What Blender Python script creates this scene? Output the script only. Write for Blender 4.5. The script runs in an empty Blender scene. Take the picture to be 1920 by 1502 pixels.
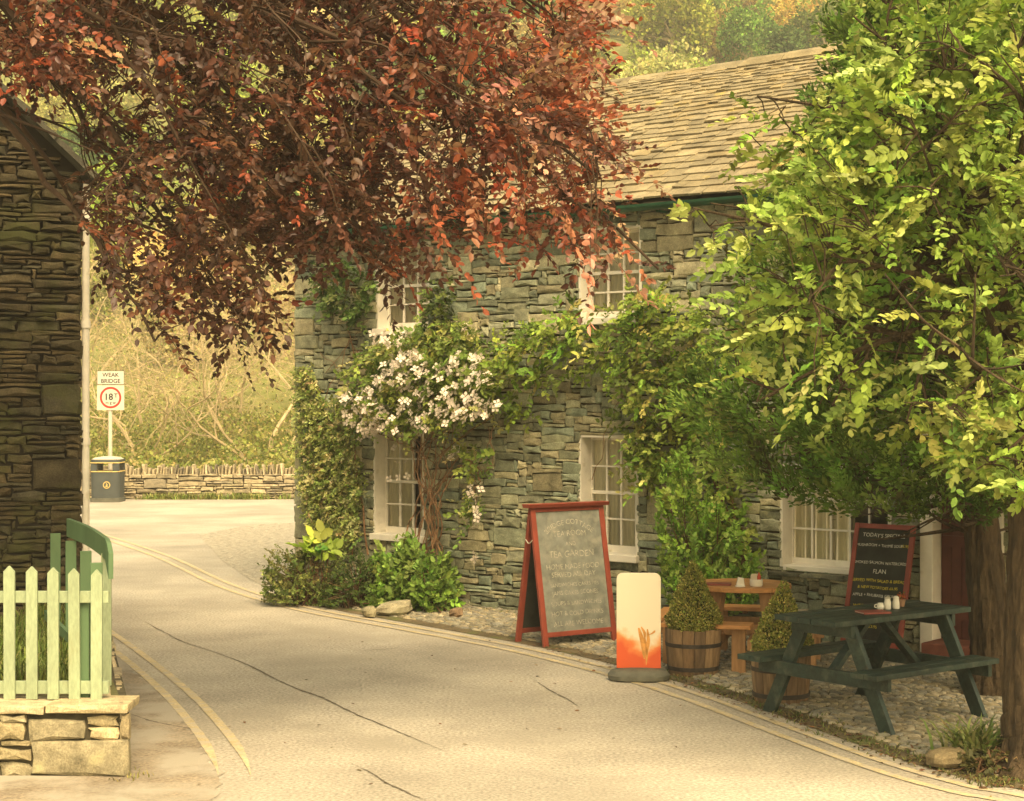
import bpy, math, random
import numpy as np
from mathutils import Vector, Matrix

rng = np.random.default_rng(11)
random.seed(11)
scene = bpy.context.scene
COL = scene.collection
F, CX, HY, EYE = 3300.0, 960.0, 740.0, 2.3      # focal length (px of a 1920 px frame), principal column, horizon row, eye height


def pt(px, py, Y):
    return np.array([(px - CX) / F * Y, Y, EYE - (py - HY) / F * Y])


def gp(px, py, z=0.0):
    Y = (EYE - z) * F / (py - HY)
    return np.array([(px - CX) / F * Y, Y, z])


# ------------------------------------------------------------------ house frame: local x along the front, y into the house, z up
HA = math.radians(-40.0)
HU = np.array([math.cos(HA), math.sin(HA), 0.0])
HN = np.array([-math.sin(HA), math.cos(HA), 0.0])      # inward
HO = np.array([0.98, 17.9, 0.0])


def hp(u, z, out=0.0):
    return HO + HU * u - HN * out + np.array([0, 0, z])


def wz(px, py, out=0.0):
    s = (px - CX) / F
    ox, oy = HO[0] - out * HN[0], HO[1] - out * HN[1]
    u = (s * oy - ox) / (HU[0] - s * HU[1])
    Y = oy + u * HU[1]
    return u, EYE - (py - HY) / F * Y


# ------------------------------------------------------------------ materials
def mat(name, col=None, rough=0.8, namt=0.25, nscale=6.0, bump=0.0, bscale=40.0, trans=0.0, spec=0.25, objcol=False,
        stain=None, stain_scale=3.0, stain_lo=0.55, stain_hi=0.7, fine=0.0, fscale=120.0, stretch=None, metal=0.0, bdist=0.01):
    m = bpy.data.materials.new(name)
    m.use_nodes = True
    nt = m.node_tree
    N, L = nt.nodes, nt.links
    N.clear()
    out = N.new('ShaderNodeOutputMaterial')
    b = N.new('ShaderNodeBsdfPrincipled')
    b.inputs['Roughness'].default_value = rough
    b.inputs['Specular IOR Level'].default_value = spec
    b.inputs['Metallic'].default_value = metal
    tc = N.new('ShaderNodeTexCoord')
    vec = tc.outputs['Object']
    if stretch:
        mp = N.new('ShaderNodeMapping')
        mp.inputs['Scale'].default_value = stretch
        L.new(vec, mp.inputs['Vector'])
        vec = mp.outputs['Vector']
    if col is None:
        a = N.new('ShaderNodeAttribute')
        a.attribute_name = 'Col'
        c = a.outputs['Color']
    else:
        a = N.new('ShaderNodeRGB')
        a.outputs[0].default_value = (*col, 1)
        c = a.outputs[0]

    def mul(c, fac_socket):
        mx = N.new('ShaderNodeMix')
        mx.data_type = 'RGBA'
        mx.blend_type = 'MULTIPLY'
        mx.inputs[0].default_value = 1.0
        L.new(c, mx.inputs[6])
        L.new(fac_socket, mx.inputs[7])
        return mx.outputs[2]

    def noise(scale, detail=4.0, lo=None, hi=None, v=None):
        n = N.new('ShaderNodeTexNoise')
        n.inputs['Scale'].default_value = scale
        n.inputs['Detail'].default_value = detail
        n.inputs['Roughness'].default_value = 0.6
        L.new(v or vec, n.inputs['Vector'])
        return n.outputs['Fac']

    def rang(s, a0, a1, b0, b1):
        r = N.new('ShaderNodeMapRange')
        r.inputs[1].default_value, r.inputs[2].default_value = a0, a1
        r.inputs[3].default_value, r.inputs[4].default_value = b0, b1
        L.new(s, r.inputs[0])
        return r.outputs[0]

    if objcol:
        oi = N.new('ShaderNodeObjectInfo')
        c = mul(c, oi.outputs['Color'])
    if namt > 0:
        c = mul(c, rang(noise(nscale), 0.3, 0.7, 1 - namt, 1 + namt))
    if fine > 0:
        c = mul(c, rang(noise(fscale, 2.0), 0.3, 0.7, 1 - fine, 1 + fine))
    if stain:
        mx = N.new('ShaderNodeMix')
        mx.data_type = 'RGBA'
        L.new(rang(noise(stain_scale, 6.0), stain_lo, stain_hi, 0, 1), mx.inputs[0])
        L.new(c, mx.inputs[6])
        mx.inputs[7].default_value = (*stain, 1)
        c = mx.outputs[2]
    L.new(c, b.inputs['Base Color'])
    if bump > 0:
        bp = N.new('ShaderNodeBump')
        bp.inputs['Strength'].default_value = bump
        bp.inputs['Distance'].default_value = bdist
        L.new(noise(bscale, 5.0), bp.inputs['Height'])
        L.new(bp.outputs['Normal'], b.inputs['Normal'])
    sh = b.outputs[0]
    if trans > 0:
        t = N.new('ShaderNodeBsdfTranslucent')
        L.new(c, t.inputs['Color'])
        ms = N.new('ShaderNodeMixShader')
        ms.inputs[0].default_value = trans
        L.new(sh, ms.inputs[1])
        L.new(t.outputs[0], ms.inputs[2])
        sh = ms.outputs[0]
    L.new(sh, out.inputs['Surface'])
    return m


def glass_mat():
    m = bpy.data.materials.new('window_glass')
    m.use_nodes = True
    N, L = m.node_tree.nodes, m.node_tree.links
    N.clear()
    out = N.new('ShaderNodeOutputMaterial')
    t = N.new('ShaderNodeBsdfTransparent')
    t.inputs['Color'].default_value = (0.93, 0.94, 0.9, 1)
    g = N.new('ShaderNodeBsdfGlossy')
    g.inputs['Roughness'].default_value = 0.03
    g.inputs['Color'].default_value = (0.9, 0.9, 0.85, 1)
    fr = N.new('ShaderNodeFresnel')
    fr.inputs['IOR'].default_value = 1.6
    ms = N.new('ShaderNodeMixShader')
    L.new(fr.outputs[0], ms.inputs[0])
    L.new(t.outputs[0], ms.inputs[1])
    L.new(g.outputs[0], ms.inputs[2])
    L.new(ms.outputs[0], out.inputs['Surface'])
    return m


M = {}
M['stone'] = mat('slate_rubble', None, 0.9, 0.35, 9, 0.7, 30, fine=0.25, fscale=90, spec=0.2, stain=(0.33, 0.31, 0.17), stain_scale=4.5, stain_lo=0.6, stain_hi=0.78)
M['shadedstone'] = mat('shaded_slate_rubble', None, 0.9, 0.4, 7, 0.7, 30, fine=0.25, fscale=90, spec=0.15, stain=(0.055, 0.06, 0.02), stain_scale=1.6, stain_lo=0.5, stain_hi=0.7)
M['gravel'] = mat('gravel', (0.33, 0.3, 0.235), 0.95, 0.35, 11, 1.0, 13, fine=0.3, fscale=40, bdist=.04)
M['mortar'] = mat('mortar_joint', (0.06, 0.053, 0.033), 0.95, 0.4, 12, 0.5, 40)
M['slate'] = mat('roof_slate', None, 0.9, 0.28, 5, 0.5, 35, fine=0.2, fscale=60, spec=0.2, stain=(0.42, 0.34, 0.08), stain_scale=2.6, stain_lo=0.63, stain_hi=0.75)
M['gutter'] = mat('green_gutter_paint', (0.02, 0.075, 0.04), 0.5, 0.3, 6)
M['white'] = mat('old_white_paint', (0.74, 0.7, 0.6), 0.6, 0.1, 5, 0.15, 60, stain=(0.5, 0.44, 0.3), stain_scale=6, stain_lo=0.62, stain_hi=0.8)
M['cloth'] = mat('net_curtain', (0.86, 0.79, 0.6), 0.9, 0.12, 9, stretch=(6, 6, 0.6))
M['dark'] = mat('dark_interior', (0.03, 0.026, 0.018), 0.9, 0.2)
M['glass'] = glass_mat()
M['road'] = mat('worn_road', (0.36, 0.33, 0.27), 0.92, 0.26, 0.55, 0.6, 60, fine=0.34, fscale=42, spec=0.15, stain=(0.3, 0.275, 0.22), stain_scale=0.8, stain_lo=0.5, stain_hi=0.75)
M['tarmac'] = mat('reddish_tarmac', (0.24, 0.2, 0.145), 0.92, 0.3, 1.6, 0.6, 60, fine=0.34, fscale=42, stain=(0.34, 0.31, 0.25), stain_scale=1.5, stain_lo=0.42, stain_hi=0.58)
M['line'] = mat('worn_yellow_paint', (0.47, 0.39, 0.23), 0.85, 0.2, 4, 0.2, 80, fine=0.25, fscale=60, stain=(0.42, 0.37, 0.28), stain_scale=9, stain_lo=0.44, stain_hi=0.6)
M['crack'] = mat('road_crack', (0.13, 0.11, 0.08), 0.95, 0.2)
M['soil'] = mat('soil', (0.12, 0.095, 0.055), 0.95, 0.4, 3, 0.6, 25, fine=0.4, fscale=50, stain=(0.1, 0.12, 0.035), stain_scale=2.0, stain_lo=0.5, stain_hi=0.65)
M['ground'] = mat('hill_ground', (0.15, 0.16, 0.045), 0.95, 0.4, 0.12, stain=(0.22, 0.19, 0.075), stain_scale=0.2, fine=0.3, fscale=2.0)
M['cobble'] = mat('cobble_stone', None, 0.85, 0.3, 14, 0.4, 45, fine=0.2, fscale=110, spec=0.3)
M['bark'] = mat('bark', (0.062, 0.044, 0.025), 0.95, 0.5, 11, 1.0, 30, stretch=(1, 1, 0.22), fine=0.3, fscale=60, bdist=0.03)
M['barkpale'] = mat('pale_bark', (0.44, 0.35, 0.2), 0.95, 0.3, 8, 0.6, 20, stretch=(1, 1, 0.3), bdist=0.03)
M['twig'] = mat('twig', (0.13, 0.075, 0.04), 0.9, 0.3, 8)
M['twigdark'] = mat('dark_twig', (0.055, 0.035, 0.022), 0.9, 0.3, 8)
M['vine'] = mat('vine_stem', (0.2, 0.115, 0.06), 0.9, 0.35, 10, 0.4, 40)
M['leaf'] = mat('leaf', None, 0.6, 0.15, 3, trans=0.35, spec=0.2)
M['redleaf'] = mat('copper_leaf', None, 0.45, 0.15, 3, trans=0.35, spec=0.5)
M['needle'] = mat('conifer_spray', None, 0.7, 0.15, 3, trans=0.35, spec=0.2)
M['hill'] = mat('hill_foliage', None, 0.85, 0.15, 0.5, trans=0.3, spec=0.1, objcol=True)
M['petal'] = mat('blossom_petal', (0.85, 0.75, 0.64), 0.7, 0.08, 8, trans=0.3)
M['mint'] = mat('mint_green_paint', (0.28, 0.34, 0.215), 0.6, 0.16, 4, 0.3, 60, fine=0.12, fscale=70, stain=(0.2, 0.2, 0.1), stain_scale=6, stain_lo=0.58, stain_hi=0.85, stretch=(1, 1, 0.3))
M['jade'] = mat('green_fence_paint', (0.1, 0.17, 0.085), 0.6, 0.2, 4, 0.15, 60, stretch=(1, 1, 0.3))
M['bottle'] = mat('dark_green_paint', (0.02, 0.036, 0.028), 0.5, 0.4, 6, 0.3, 50, spec=0.4, fine=0.3, fscale=30, stain=(0.075, 0.085, 0.06), stain_scale=11, stain_lo=0.52, stain_hi=0.75)
M['redwood'] = mat('red_painted_wood', (0.24, 0.052, 0.032), 0.5, 0.2, 6, 0.15, 50, spec=0.35)
M['reddark'] = mat('dark_red_paint', (0.085, 0.025, 0.017), 0.5, 0.25, 5)
M['chalkpale'] = mat('dusty_chalkboard', (0.18, 0.19, 0.165), 0.9, 0.35, 7, stain=(0.27, 0.27, 0.22), stain_scale=9, stain_lo=0.48, stain_hi=0.7)
M['chalkdark'] = mat('chalkboard', (0.03, 0.032, 0.025), 0.8, 0.35, 7)
M['chalk'] = mat('chalk', (0.36, 0.345, 0.275), 0.95, 0.4, 30)
M['chalkwhite'] = mat('white_chalk', (0.62, 0.6, 0.5), 0.95, 0.3, 40)
M['chalkyellow'] = mat('yellow_chalk', (0.65, 0.52, 0.05), 0.95, 0.3, 40)
M['pine'] = mat('varnished_pine', (0.5, 0.24, 0.085), 0.5, 0.22, 4, 0.2, 30, stretch=(1.2, 8, 8), spec=0.35)
M['pineleg'] = mat('weathered_pine', (0.36, 0.2, 0.09), 0.65, 0.25, 6, 0.2, 30, stretch=(6, 6, 1))
M['barrel'] = mat('barrel_oak', None, 0.8, 0.35, 7, 0.4, 30, stretch=(5, 5, 0.8))
M['hoop'] = mat('iron_hoop', (0.05, 0.042, 0.035), 0.6, 0.4, 12)
M['base'] = mat('grey_rubber_base', (0.11, 0.11, 0.085), 0.7, 0.25, 9, 0.3, 60)
M['bin'] = mat('charcoal_bin', (0.06, 0.068, 0.065), 0.5, 0.12, 4)
M['gold'] = mat('gold_trim', (0.5, 0.38, 0.14), 0.5, 0.1, 9)
M['grey'] = mat('grey_metal', (0.48, 0.44, 0.35), 0.5, 0.12, 6)
M['sign'] = mat('sign_face', (0.5, 0.47, 0.38), 0.5, 0.06, 6)
M['signred'] = mat('sign_red', (0.6, 0.03, 0.02), 0.5, 0.05, 6)
M['signblack'] = mat('sign_black', (0.02, 0.02, 0.02), 0.5, 0.05, 6)
M['ceramic'] = mat('white_ceramic', (0.78, 0.74, 0.64), 0.25, 0.04, 9, spec=0.5)
M['menu'] = mat('menu_cover', (0.26, 0.075, 0.06), 0.5, 0.15, 14)
M['paper'] = mat('paper', (0.6, 0.52, 0.4), 0.8, 0.1, 9)
M['sauce'] = mat('red_sauce_bottle', (0.5, 0.07, 0.03), 0.35, 0.1, 9)


def panel_mat():
    """the printed face of the swing sign: cream with an orange wash rising from the lower edge"""
    m = bpy.data.materials.new('printed_panel')
    m.use_nodes = True
    N, L = m.node_tree.nodes, m.node_tree.links
    b = N['Principled BSDF']
    b.inputs['Roughness'].default_value = 0.5
    tc = N.new('ShaderNodeTexCoord')
    sp = N.new('ShaderNodeSeparateXYZ')
    L.new(tc.outputs['Object'], sp.inputs[0])
    n = N.new('ShaderNodeTexNoise')
    n.inputs['Scale'].default_value = 9
    n.inputs['Detail'].default_value = 5
    L.new(tc.outputs['Object'], n.inputs['Vector'])
    # value = z + 0.55*|x+0.02| style diagonal + noise
    ma = N.new('ShaderNodeMath'); ma.operation = 'ABSOLUTE'
    ad = N.new('ShaderNodeMath'); ad.operation = 'ADD'; ad.inputs[1].default_value = -0.05
    L.new(sp.outputs[0], ad.inputs[0]); L.new(ad.outputs[0], ma.inputs[0])
    mu = N.new('ShaderNodeMath'); mu.operation = 'MULTIPLY_ADD'; mu.inputs[1].default_value = -0.75
    L.new(ma.outputs[0], mu.inputs[0]); L.new(sp.outputs[2], mu.inputs[2])
    m2 = N.new('ShaderNodeMath'); m2.operation = 'MULTIPLY_ADD'; m2.inputs[1].default_value = 0.28
    L.new(n.outputs['Fac'], m2.inputs[0]); L.new(mu.outputs[0], m2.inputs[2])
    cr = N.new('ShaderNodeValToRGB')
    e = cr.color_ramp.elements
    e[0].position = 0.27; e[0].color = (0.62, 0.09, 0.02, 1)
    e[1].position = 0.44; e[1].color = (0.74, 0.66, 0.5, 1)
    x = cr.color_ramp.elements.new(0.34); x.color = (0.7, 0.2, 0.05, 1)
    x = cr.color_ramp.elements.new(0.385); x.color = (0.72, 0.42, 0.2, 1)
    L.new(m2.outputs[0], cr.inputs[0])
    L.new(cr.outputs[0], b.inputs['Base Color'])
    return m


M['panel'] = panel_mat()


# ------------------------------------------------------------------ object helpers
ROOTM = {}


def tag(o, label=None, cat=None, group=None, kind=None):
    if label: o['label'] = label
    if cat: o['category'] = cat
    if group: o['group'] = group
    if kind: o['kind'] = kind
    return o


def thing(name, label, cat, loc, rotz=0.0, group=None):
    o = bpy.data.objects.new(name, None)
    COL.objects.link(o)
    o.location = tuple(float(x) for x in loc)
    o.rotation_euler = (0, 0, rotz)
    o.empty_display_size = 0.1
    ROOTM[o.name] = np.array(Matrix.Translation(o.location) @ Matrix.Rotation(rotz, 4, 'Z'))
    return tag(o, label, cat, group)


def mesh_obj(name, V, faces, mats, parent=None, mi=None, vcol=None, smooth=False, local=False, bevel=0.0):
    """V: n x 3 points in world space (brought into the parent's space unless local)"""
    V = np.asarray(V, dtype=np.float64).reshape(-1, 3)
    if parent is not None and not local:
        Mi = np.linalg.inv(ROOTM[parent.name])
        V = V @ Mi[:3, :3].T + Mi[:3, 3]
    me = bpy.data.meshes.new(name)
    if isinstance(faces, np.ndarray):
        nf, k = faces.shape
        me.vertices.add(len(V)); me.vertices.foreach_set('co', V.astype(np.float32).ravel())
        me.loops.add(nf * k); me.loops.foreach_set('vertex_index', faces.astype(np.int32).ravel())
        me.polygons.add(nf)
        me.polygons.foreach_set('loop_start', np.arange(0, nf * k, k, dtype=np.int32))
        me.update(calc_edges=True)
    else:
        me.from_pydata([tuple(v) for v in V], [], faces)
    me.validate()
    if not isinstance(mats, (list, tuple)):
        mats = [mats]
    for m in mats:
        me.materials.append(m)
    if mi is not None:
        me.polygons.foreach_set('material_index', np.asarray(mi, dtype=np.int32))
    if vcol is not None:
        a = me.color_attributes.new('Col', 'FLOAT_COLOR', 'POINT')
        c = np.ones((len(V), 4), dtype=np.float32)
        c[:, :3] = np.asarray(vcol)
        a.data.foreach_set('color', c.ravel())
    if smooth:
        me.polygons.foreach_set('use_smooth', np.ones(len(me.polygons), dtype=bool))
    me.update()
    o = bpy.data.objects.new(name, me)
    COL.objects.link(o)
    if parent is not None:
        o.parent = parent
        ROOTM[o.name] = ROOTM[parent.name]
    else:
        ROOTM[o.name] = np.eye(4)
    if bevel > 0:
        md = o.modifiers.new('bevel', 'BEVEL')
        md.width = bevel; md.segments = 2; md.limit_method = 'ANGLE'
    return o


def copy_tree(o, parent=None):
    c = o.copy()
    COL.objects.link(c)
    if parent is not None:
        c.parent = parent
    for ch in list(o.children):
        copy_tree(ch, c)
    return c


class MB:
    def __init__(self):
        self.v, self.f, self.c, self.m = [], [], [], []

    def add(self, V, Fs, col=(1, 1, 1), mi=0):
        b = len(self.v)
        for p in V:
            self.v.append((float(p[0]), float(p[1]), float(p[2])))
            self.c.append(col)
        for q in Fs:
            self.f.append([b + i for i in q])
            self.m.append(mi)

    def hexa(self, P, col=(1, 1, 1), mi=0):
        """8 corners: bottom ring then top ring"""
        self.add(P, [(3, 2, 1, 0), (4, 5, 6, 7), (0, 1, 5, 4), (1, 2, 6, 5), (2, 3, 7, 6), (3, 0, 4, 7)], col, mi)

    def box(self, c, s, ax=None, col=(1, 1, 1), mi=0):
        """centre, full sizes, ax = three unit axes"""
        c = np.asarray(c, float)
        ax = np.eye(3) if ax is None else np.asarray(ax, float)
        h = [ax[i] * s[i] / 2 for i in range(3)]
        P = [c + a * h[0] + b * h[1] + d * h[2] for d in (-1, 1) for a, b in ((-1, -1), (1, -1), (1, 1), (-1, 1))]
        self.hexa(P, col, mi)

    def beam(self, p0, p1, w, t, up=(0, 0, 1), col=(1, 1, 1), mi=0):
        """a board from p0 to p1: width w across up x axis, thickness t along up"""
        p0, p1 = np.asarray(p0, float), np.asarray(p1, float)
        d = p1 - p0
        L = np.linalg.norm(d); d = d / L
        up = np.asarray(up, float)
        s = np.cross(up, d); s /= np.linalg.norm(s)
        n = np.cross(d, s)
        self.box((p0 + p1) / 2, (L, w, t), (d, s, n), col, mi)

    def tube(self, P, R, n=6, col=(1, 1, 1), mi=0, cap=True):
        P = np.asarray(P, float)
        k = len(P)
        R = np.broadcast_to(np.asarray(R, float), (k,))
        V = []
        T = np.gradient(P, axis=0)
        T /= np.linalg.norm(T, axis=1)[:, None] + 1e-9
        ref = np.array([0.0, 0.0, 1.0]) if abs(T[0][2]) < 0.9 else np.array([1.0, 0, 0])
        a = np.cross(T[0], ref); a /= np.linalg.norm(a)
        for i in range(k):
            a = a - T[i] * a.dot(T[i]); a /= np.linalg.norm(a) + 1e-9
            b = np.cross(T[i], a)
            for j in range(n):
                t = 2 * math.pi * j / n
                V.append(P[i] + R[i] * (math.cos(t) * a + math.sin(t) * b))
        Fs = [(i * n + j, i * n + (j + 1) % n, (i + 1) * n + (j + 1) % n, (i + 1) * n + j) for i in range(k - 1) for j in range(n)]
        if cap:
            Fs.append(tuple(range(n))[::-1])
            Fs.append(tuple((k - 1) * n + j for j in range(n)))
        self.add(V, Fs, col, mi)

    def lathe(self, prof, c, n=24, sx=1.0, sy=1.0, col=(1, 1, 1), mi=0, pw=2.0, ang=0.0):
        """profile of (radius, z); pw > 2 squares the plan off"""
        V = []
        for r, z in prof:
            for j in range(n):
                t = 2 * math.pi * j / n
                ct, st = math.cos(t), math.sin(t)
                q = (abs(ct) ** pw + abs(st) ** pw) ** (-1.0 / pw)
                x, y = r * q * ct * sx, r * q * st * sy
                V.append((c[0] + x * math.cos(ang) - y * math.sin(ang), c[1] + x * math.sin(ang) + y * math.cos(ang), c[2] + z))
        k = len(prof)
        Fs = [(i * n + j, i * n + (j + 1) % n, (i + 1) * n + (j + 1) % n, (i + 1) * n + j) for i in range(k - 1) for j in range(n)]
        Fs.append(tuple(range(n))[::-1])
        Fs.append(tuple((k - 1) * n + j for j in range(n)))
        self.add(V, Fs, col, mi)

    def prism(self, poly, t0, t1, o, ax, col=(1, 1, 1), mi=0):
        """polygon in the plane (ax0, ax1), extruded along ax2 from t0 to t1"""
        o = np.asarray(o, float); ax = np.asarray(ax, float)
        n = len(poly)
        V = [o + ax[0] * p[0] + ax[1] * p[1] + ax[2] * t for t in (t0, t1) for p in poly]
        Fs = [tuple(range(n))[::-1], tuple(range(n, 2 * n))] + [(i, (i + 1) % n, n + (i + 1) % n, n + i) for i in range(n)]
        self.add(V, Fs, col, mi)

    def build(self, name, mats, parent=None, smooth=False, bevel=0.0, col=False, local=False):
        o = mesh_obj(name, self.v, self.f, mats, parent, self.m, self.c if col else None, smooth, local, bevel)
        if smooth:
            md = o.modifiers.new('split', 'EDGE_SPLIT'); md.split_angle = math.radians(40)
        return o


def struct(name, mb_or_obj, m=None, kind='structure', **k):
    o = mb_or_obj.build(name, m, **k) if isinstance(mb_or_obj, MB) else mb_or_obj
    o['kind'] = kind
    return o


# ------------------------------------------------------------------ rubble masonry
PAL_HOUSE = [(0.22, 0.23, 0.15), (0.19, 0.215, 0.15), (0.26, 0.265, 0.175), (0.3, 0.285, 0.18), (0.16, 0.175, 0.12), (0.24, 0.245, 0.17), (0.23, 0.21, 0.13), (0.2, 0.235, 0.17), (0.36, 0.33, 0.21), (0.14, 0.15, 0.1)]
PAL_HOUSE = [tuple(1.2 * q for q in c) for c in PAL_HOUSE]
PAL_SHADED = [(0.065, 0.052, 0.03), (0.052, 0.044, 0.026), (0.075, 0.062, 0.036), (0.058, 0.053, 0.034), (0.085, 0.066, 0.036)]  # dark slate tones, with the beech's shade worked into the colour
PAL_TAN = [(0.36, 0.3, 0.19), (0.3, 0.255, 0.16), (0.26, 0.22, 0.14), (0.42, 0.35, 0.22), (0.22, 0.19, 0.13)]


def pack(W, H, cell, holes, r, wide=(3, 9), hmax=4, jumbo=0.03, given=()):
    nx, nz = int(round(W / cell)), int(round(H / cell))
    occ = np.zeros((nz, nx), bool)
    for (x0, x1, z0, z1) in holes:
        occ[max(0, int(round(z0 / cell))):int(round(z1 / cell)), max(0, int(round(x0 / cell))):int(round(x1 / cell))] = True
    out = []
    for (x0, x1, z0, z1) in given:
        a, b, c, d = [int(round(q / cell)) for q in (x0, x1, z0, z1)]
        occ[c:d, max(a, 0):b] = True
        out.append((a, b, c, d))
    for z in range(nz):
        for x in range(nx):
            if occ[z, x]:
                continue
            if r.random() < jumbo:
                h = r.integers(hmax, hmax + 3); w = r.integers(wide[1] - 2, wide[1] + 3)
            else:
                h = r.choice([1, 1, 2, 2, 2, 3, 3, 4][:max(3, 2 * hmax)]); h = min(h, hmax)
                w = r.integers(wide[0], wide[1] + 1)
                w = max(w, h)
            w = int(min(w, nx - x)); h = int(min(h, nz - z))
            k = 0
            while k < w and not occ[z, x + k]:
                k += 1
            w = k
            hh = 1
            while hh < h and not occ[z + hh, x:x + w].any():
                hh += 1
            h = hh
            occ[z:z + h, x:x + w] = True
            out.append((x, x + w, z, z + h))
    return [(a * cell, b * cell, c * cell, d * cell) for a, b, c, d in out]


def masonry(mb, rects, o, ux, uz, un, pal, r, gap=0.007, jit=0.012, rise=(0.0, 0.03), back=0.05, bev=0.014, warp=0.0):
    """lay the rectangles as rough stones on the plane (o, ux, uz), faces standing out along un"""
    o, ux, uz, un = [np.asarray(a, float) for a in (o, ux, uz, un)]
    for (x0, x1, z0, z1) in rects:
        w, h = x1 - x0, z1 - z0
        j = min(jit, 0.22 * min(w, h))
        g = gap
        ring = [(x0 + g, z0 + g), ((x0 + x1) / 2 + r.normal() * w * 0.1, z0 + g), (x1 - g, z0 + g), (x1 - g, (z0 + z1) / 2), (x1 - g, z1 - g),
                ((x0 + x1) / 2 + r.normal() * w * 0.1, z1 - g), (x0 + g, z1 - g), (x0 + g, (z0 + z1) / 2)]
        ring = [(a + r.uniform(-j, j), b + r.uniform(-j, j) + (warp * math.sin(a * 1.7 + 0.6 * math.sin(b * 3)))) for a, b in ring]
        cx, cz = sum(a for a, b in ring) / 8, sum(b for a, b in ring) / 8
        d = r.uniform(*rise)
        bv = min(bev, 0.2 * min(w, h))
        inner = []
        for a, b in ring:
            q = math.hypot(a - cx, b - cz) + 1e-6
            k = max(0.4, 1 - bv * 1.4 / q)
            inner.append((cx + (a - cx) * k, cz + (b - cz) * k))
        tx, tz = r.normal() * 0.05, r.normal() * 0.06
        V = [o + ux * a + uz * b - un * back for a, b in ring]
        V += [o + ux * a + uz * b + un * (d - bv * 0.8) for a, b in ring]
        V += [o + ux * a + uz * b + un * (d + tx * (a - cx) + tz * (b - cz) + r.normal() * 0.002) for a, b in inner]
        V.append(o + ux * cx + uz * cz + un * (d + abs(r.normal()) * 0.006))
        Fs = []
        for i in range(8):
            k = (i + 1) % 8
            Fs += [(i, k, 8 + k, 8 + i), (8 + i, 8 + k, 16 + k, 16 + i), (16 + i, 16 + k, 24)]
        c = np.array(pal[r.integers(len(pal))]) * r.uniform(0.72, 1.25)
        mb.add(V, Fs, tuple(c))


def holed(mb, W, H, holes, o, ux, uz, un, depth=0.0, mi=0, col=(1, 1, 1)):
    """a flat backing with rectangular openings"""
    o, ux, uz, un = [np.asarray(a, float) for a in (o, ux, uz, un)]
    xs = sorted({0.0, W} | {min(max(h[i], 0), W) for h in holes for i in (0, 1)})
    zs = sorted({0.0, H} | {min(max(h[i], 0), H) for h in holes for i in (2, 3)})
    for i in range(len(xs) - 1):
        for k in range(len(zs) - 1):
            cx, cz = (xs[i] + xs[i + 1]) / 2, (zs[k] + zs[k + 1]) / 2
            if any(h[0] < cx < h[1] and h[2] < cz < h[3] for h in holes):
                continue
            P = [o + ux * a + uz * b + un * depth for a, b in ((xs[i], zs[k]), (xs[i + 1], zs[k]), (xs[i + 1], zs[k + 1]), (xs[i], zs[k + 1]))]
            mb.add(P, [(0, 1, 2, 3)], col, mi)


# ------------------------------------------------------------------ leaves
LEAF6 = np.array([(0, 0, 0), (.28, .27, .05), (.68, .25, .05), (1, 0, -.08), (.68, -.25, .05), (.28, -.27, .05)])
LEAF6F = np.array([(0, 3, 2, 1), (0, 5, 4, 3)])
LEAF4 = np.array([(0, 0, 0), (.45, .36, .04), (1, 0, -.05), (.45, -.36, .04)])
LEAF4F = np.array([(0, 3, 2, 1)])
NEEDLE = np.array([(0, .06, 0), (.45, -.17, .05), (1, 0, 0), (0, 0, 0), (.5, .17, .05)])
NEEDLEF = np.array([(0, 1, 2, 4)])
BLADE = np.array([(0, .035, 0), (0, -.035, 0), (.6, -.05, .06), (.6, .05, .06), (1, -.006, -.02), (1, .006, -.02)])
BLADEF = np.array([(0, 1, 2, 3), (3, 2, 4, 5)])
k5 = []
for t, s in ((0.2, .62), (.55, .5)):
    for sd in (-1, 1):
        k5.append([(t, 0, 0), (t + s * .45, sd * s * .32, .03), (t + s * .78, sd * s * .72, 0), (t + s * .3, sd * s * .55, .02)])
k5.append([(0, .02, 0), (0, -.02, 0), (.95, -.05, 0), (1.1, .0, -.02)])
SPRAY = np.array([p for q in k5 for p in q])
SPRAYF = np.arange(len(SPRAY)).reshape(-1, 4)


def nrm(a):
    return a / (np.linalg.norm(a, axis=-1, keepdims=True) + 1e-9)


def leaves(P, D, Nn, S, C, tmpl=LEAF6, tf=LEAF6F):
    """one small folded blade per point: returns points, faces, colours"""
    D = nrm(D)
    Y = nrm(np.cross(Nn, D))
    Z = np.cross(D, Y)
    S = np.asarray(S)[:, None, None]
    V = P[:, None, :] + S * (tmpl[None, :, 0:1] * D[:, None] + tmpl[None, :, 1:2] * Y[:, None] + tmpl[None, :, 2:3] * Z[:, None])
    n, k = len(P), len(tmpl)
    Fs = (np.arange(n) * k)[:, None, None] + tf[None]
    return V.reshape(-1, 3), Fs.reshape(-1, tf.shape[1]), np.repeat(C, k, axis=0)


def pick(pal, n, jit=0.22, w=None):
    pal = np.array(pal, float)
    w = None if w is None else np.array(w, float) / sum(w)
    c = pal[rng.choice(len(pal), n, p=w)]
    return c * np.exp(rng.normal(0, jit, (n, 1))) * np.exp(rng.normal(0, 0.07, (n, 3)))


def in_poly(poly, x, y):
    poly = np.asarray(poly, float)
    inside = np.zeros(len(x), bool)
    j = len(poly) - 1
    for i in range(len(poly)):
        xi, yi = poly[i]; xj, yj = poly[j]
        c = ((yi > y) != (yj > y)) & (x < (xj - xi) * (y - yi) / (yj - yi + 1e-12) + xi)
        inside ^= c
        j = i
    return inside


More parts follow.
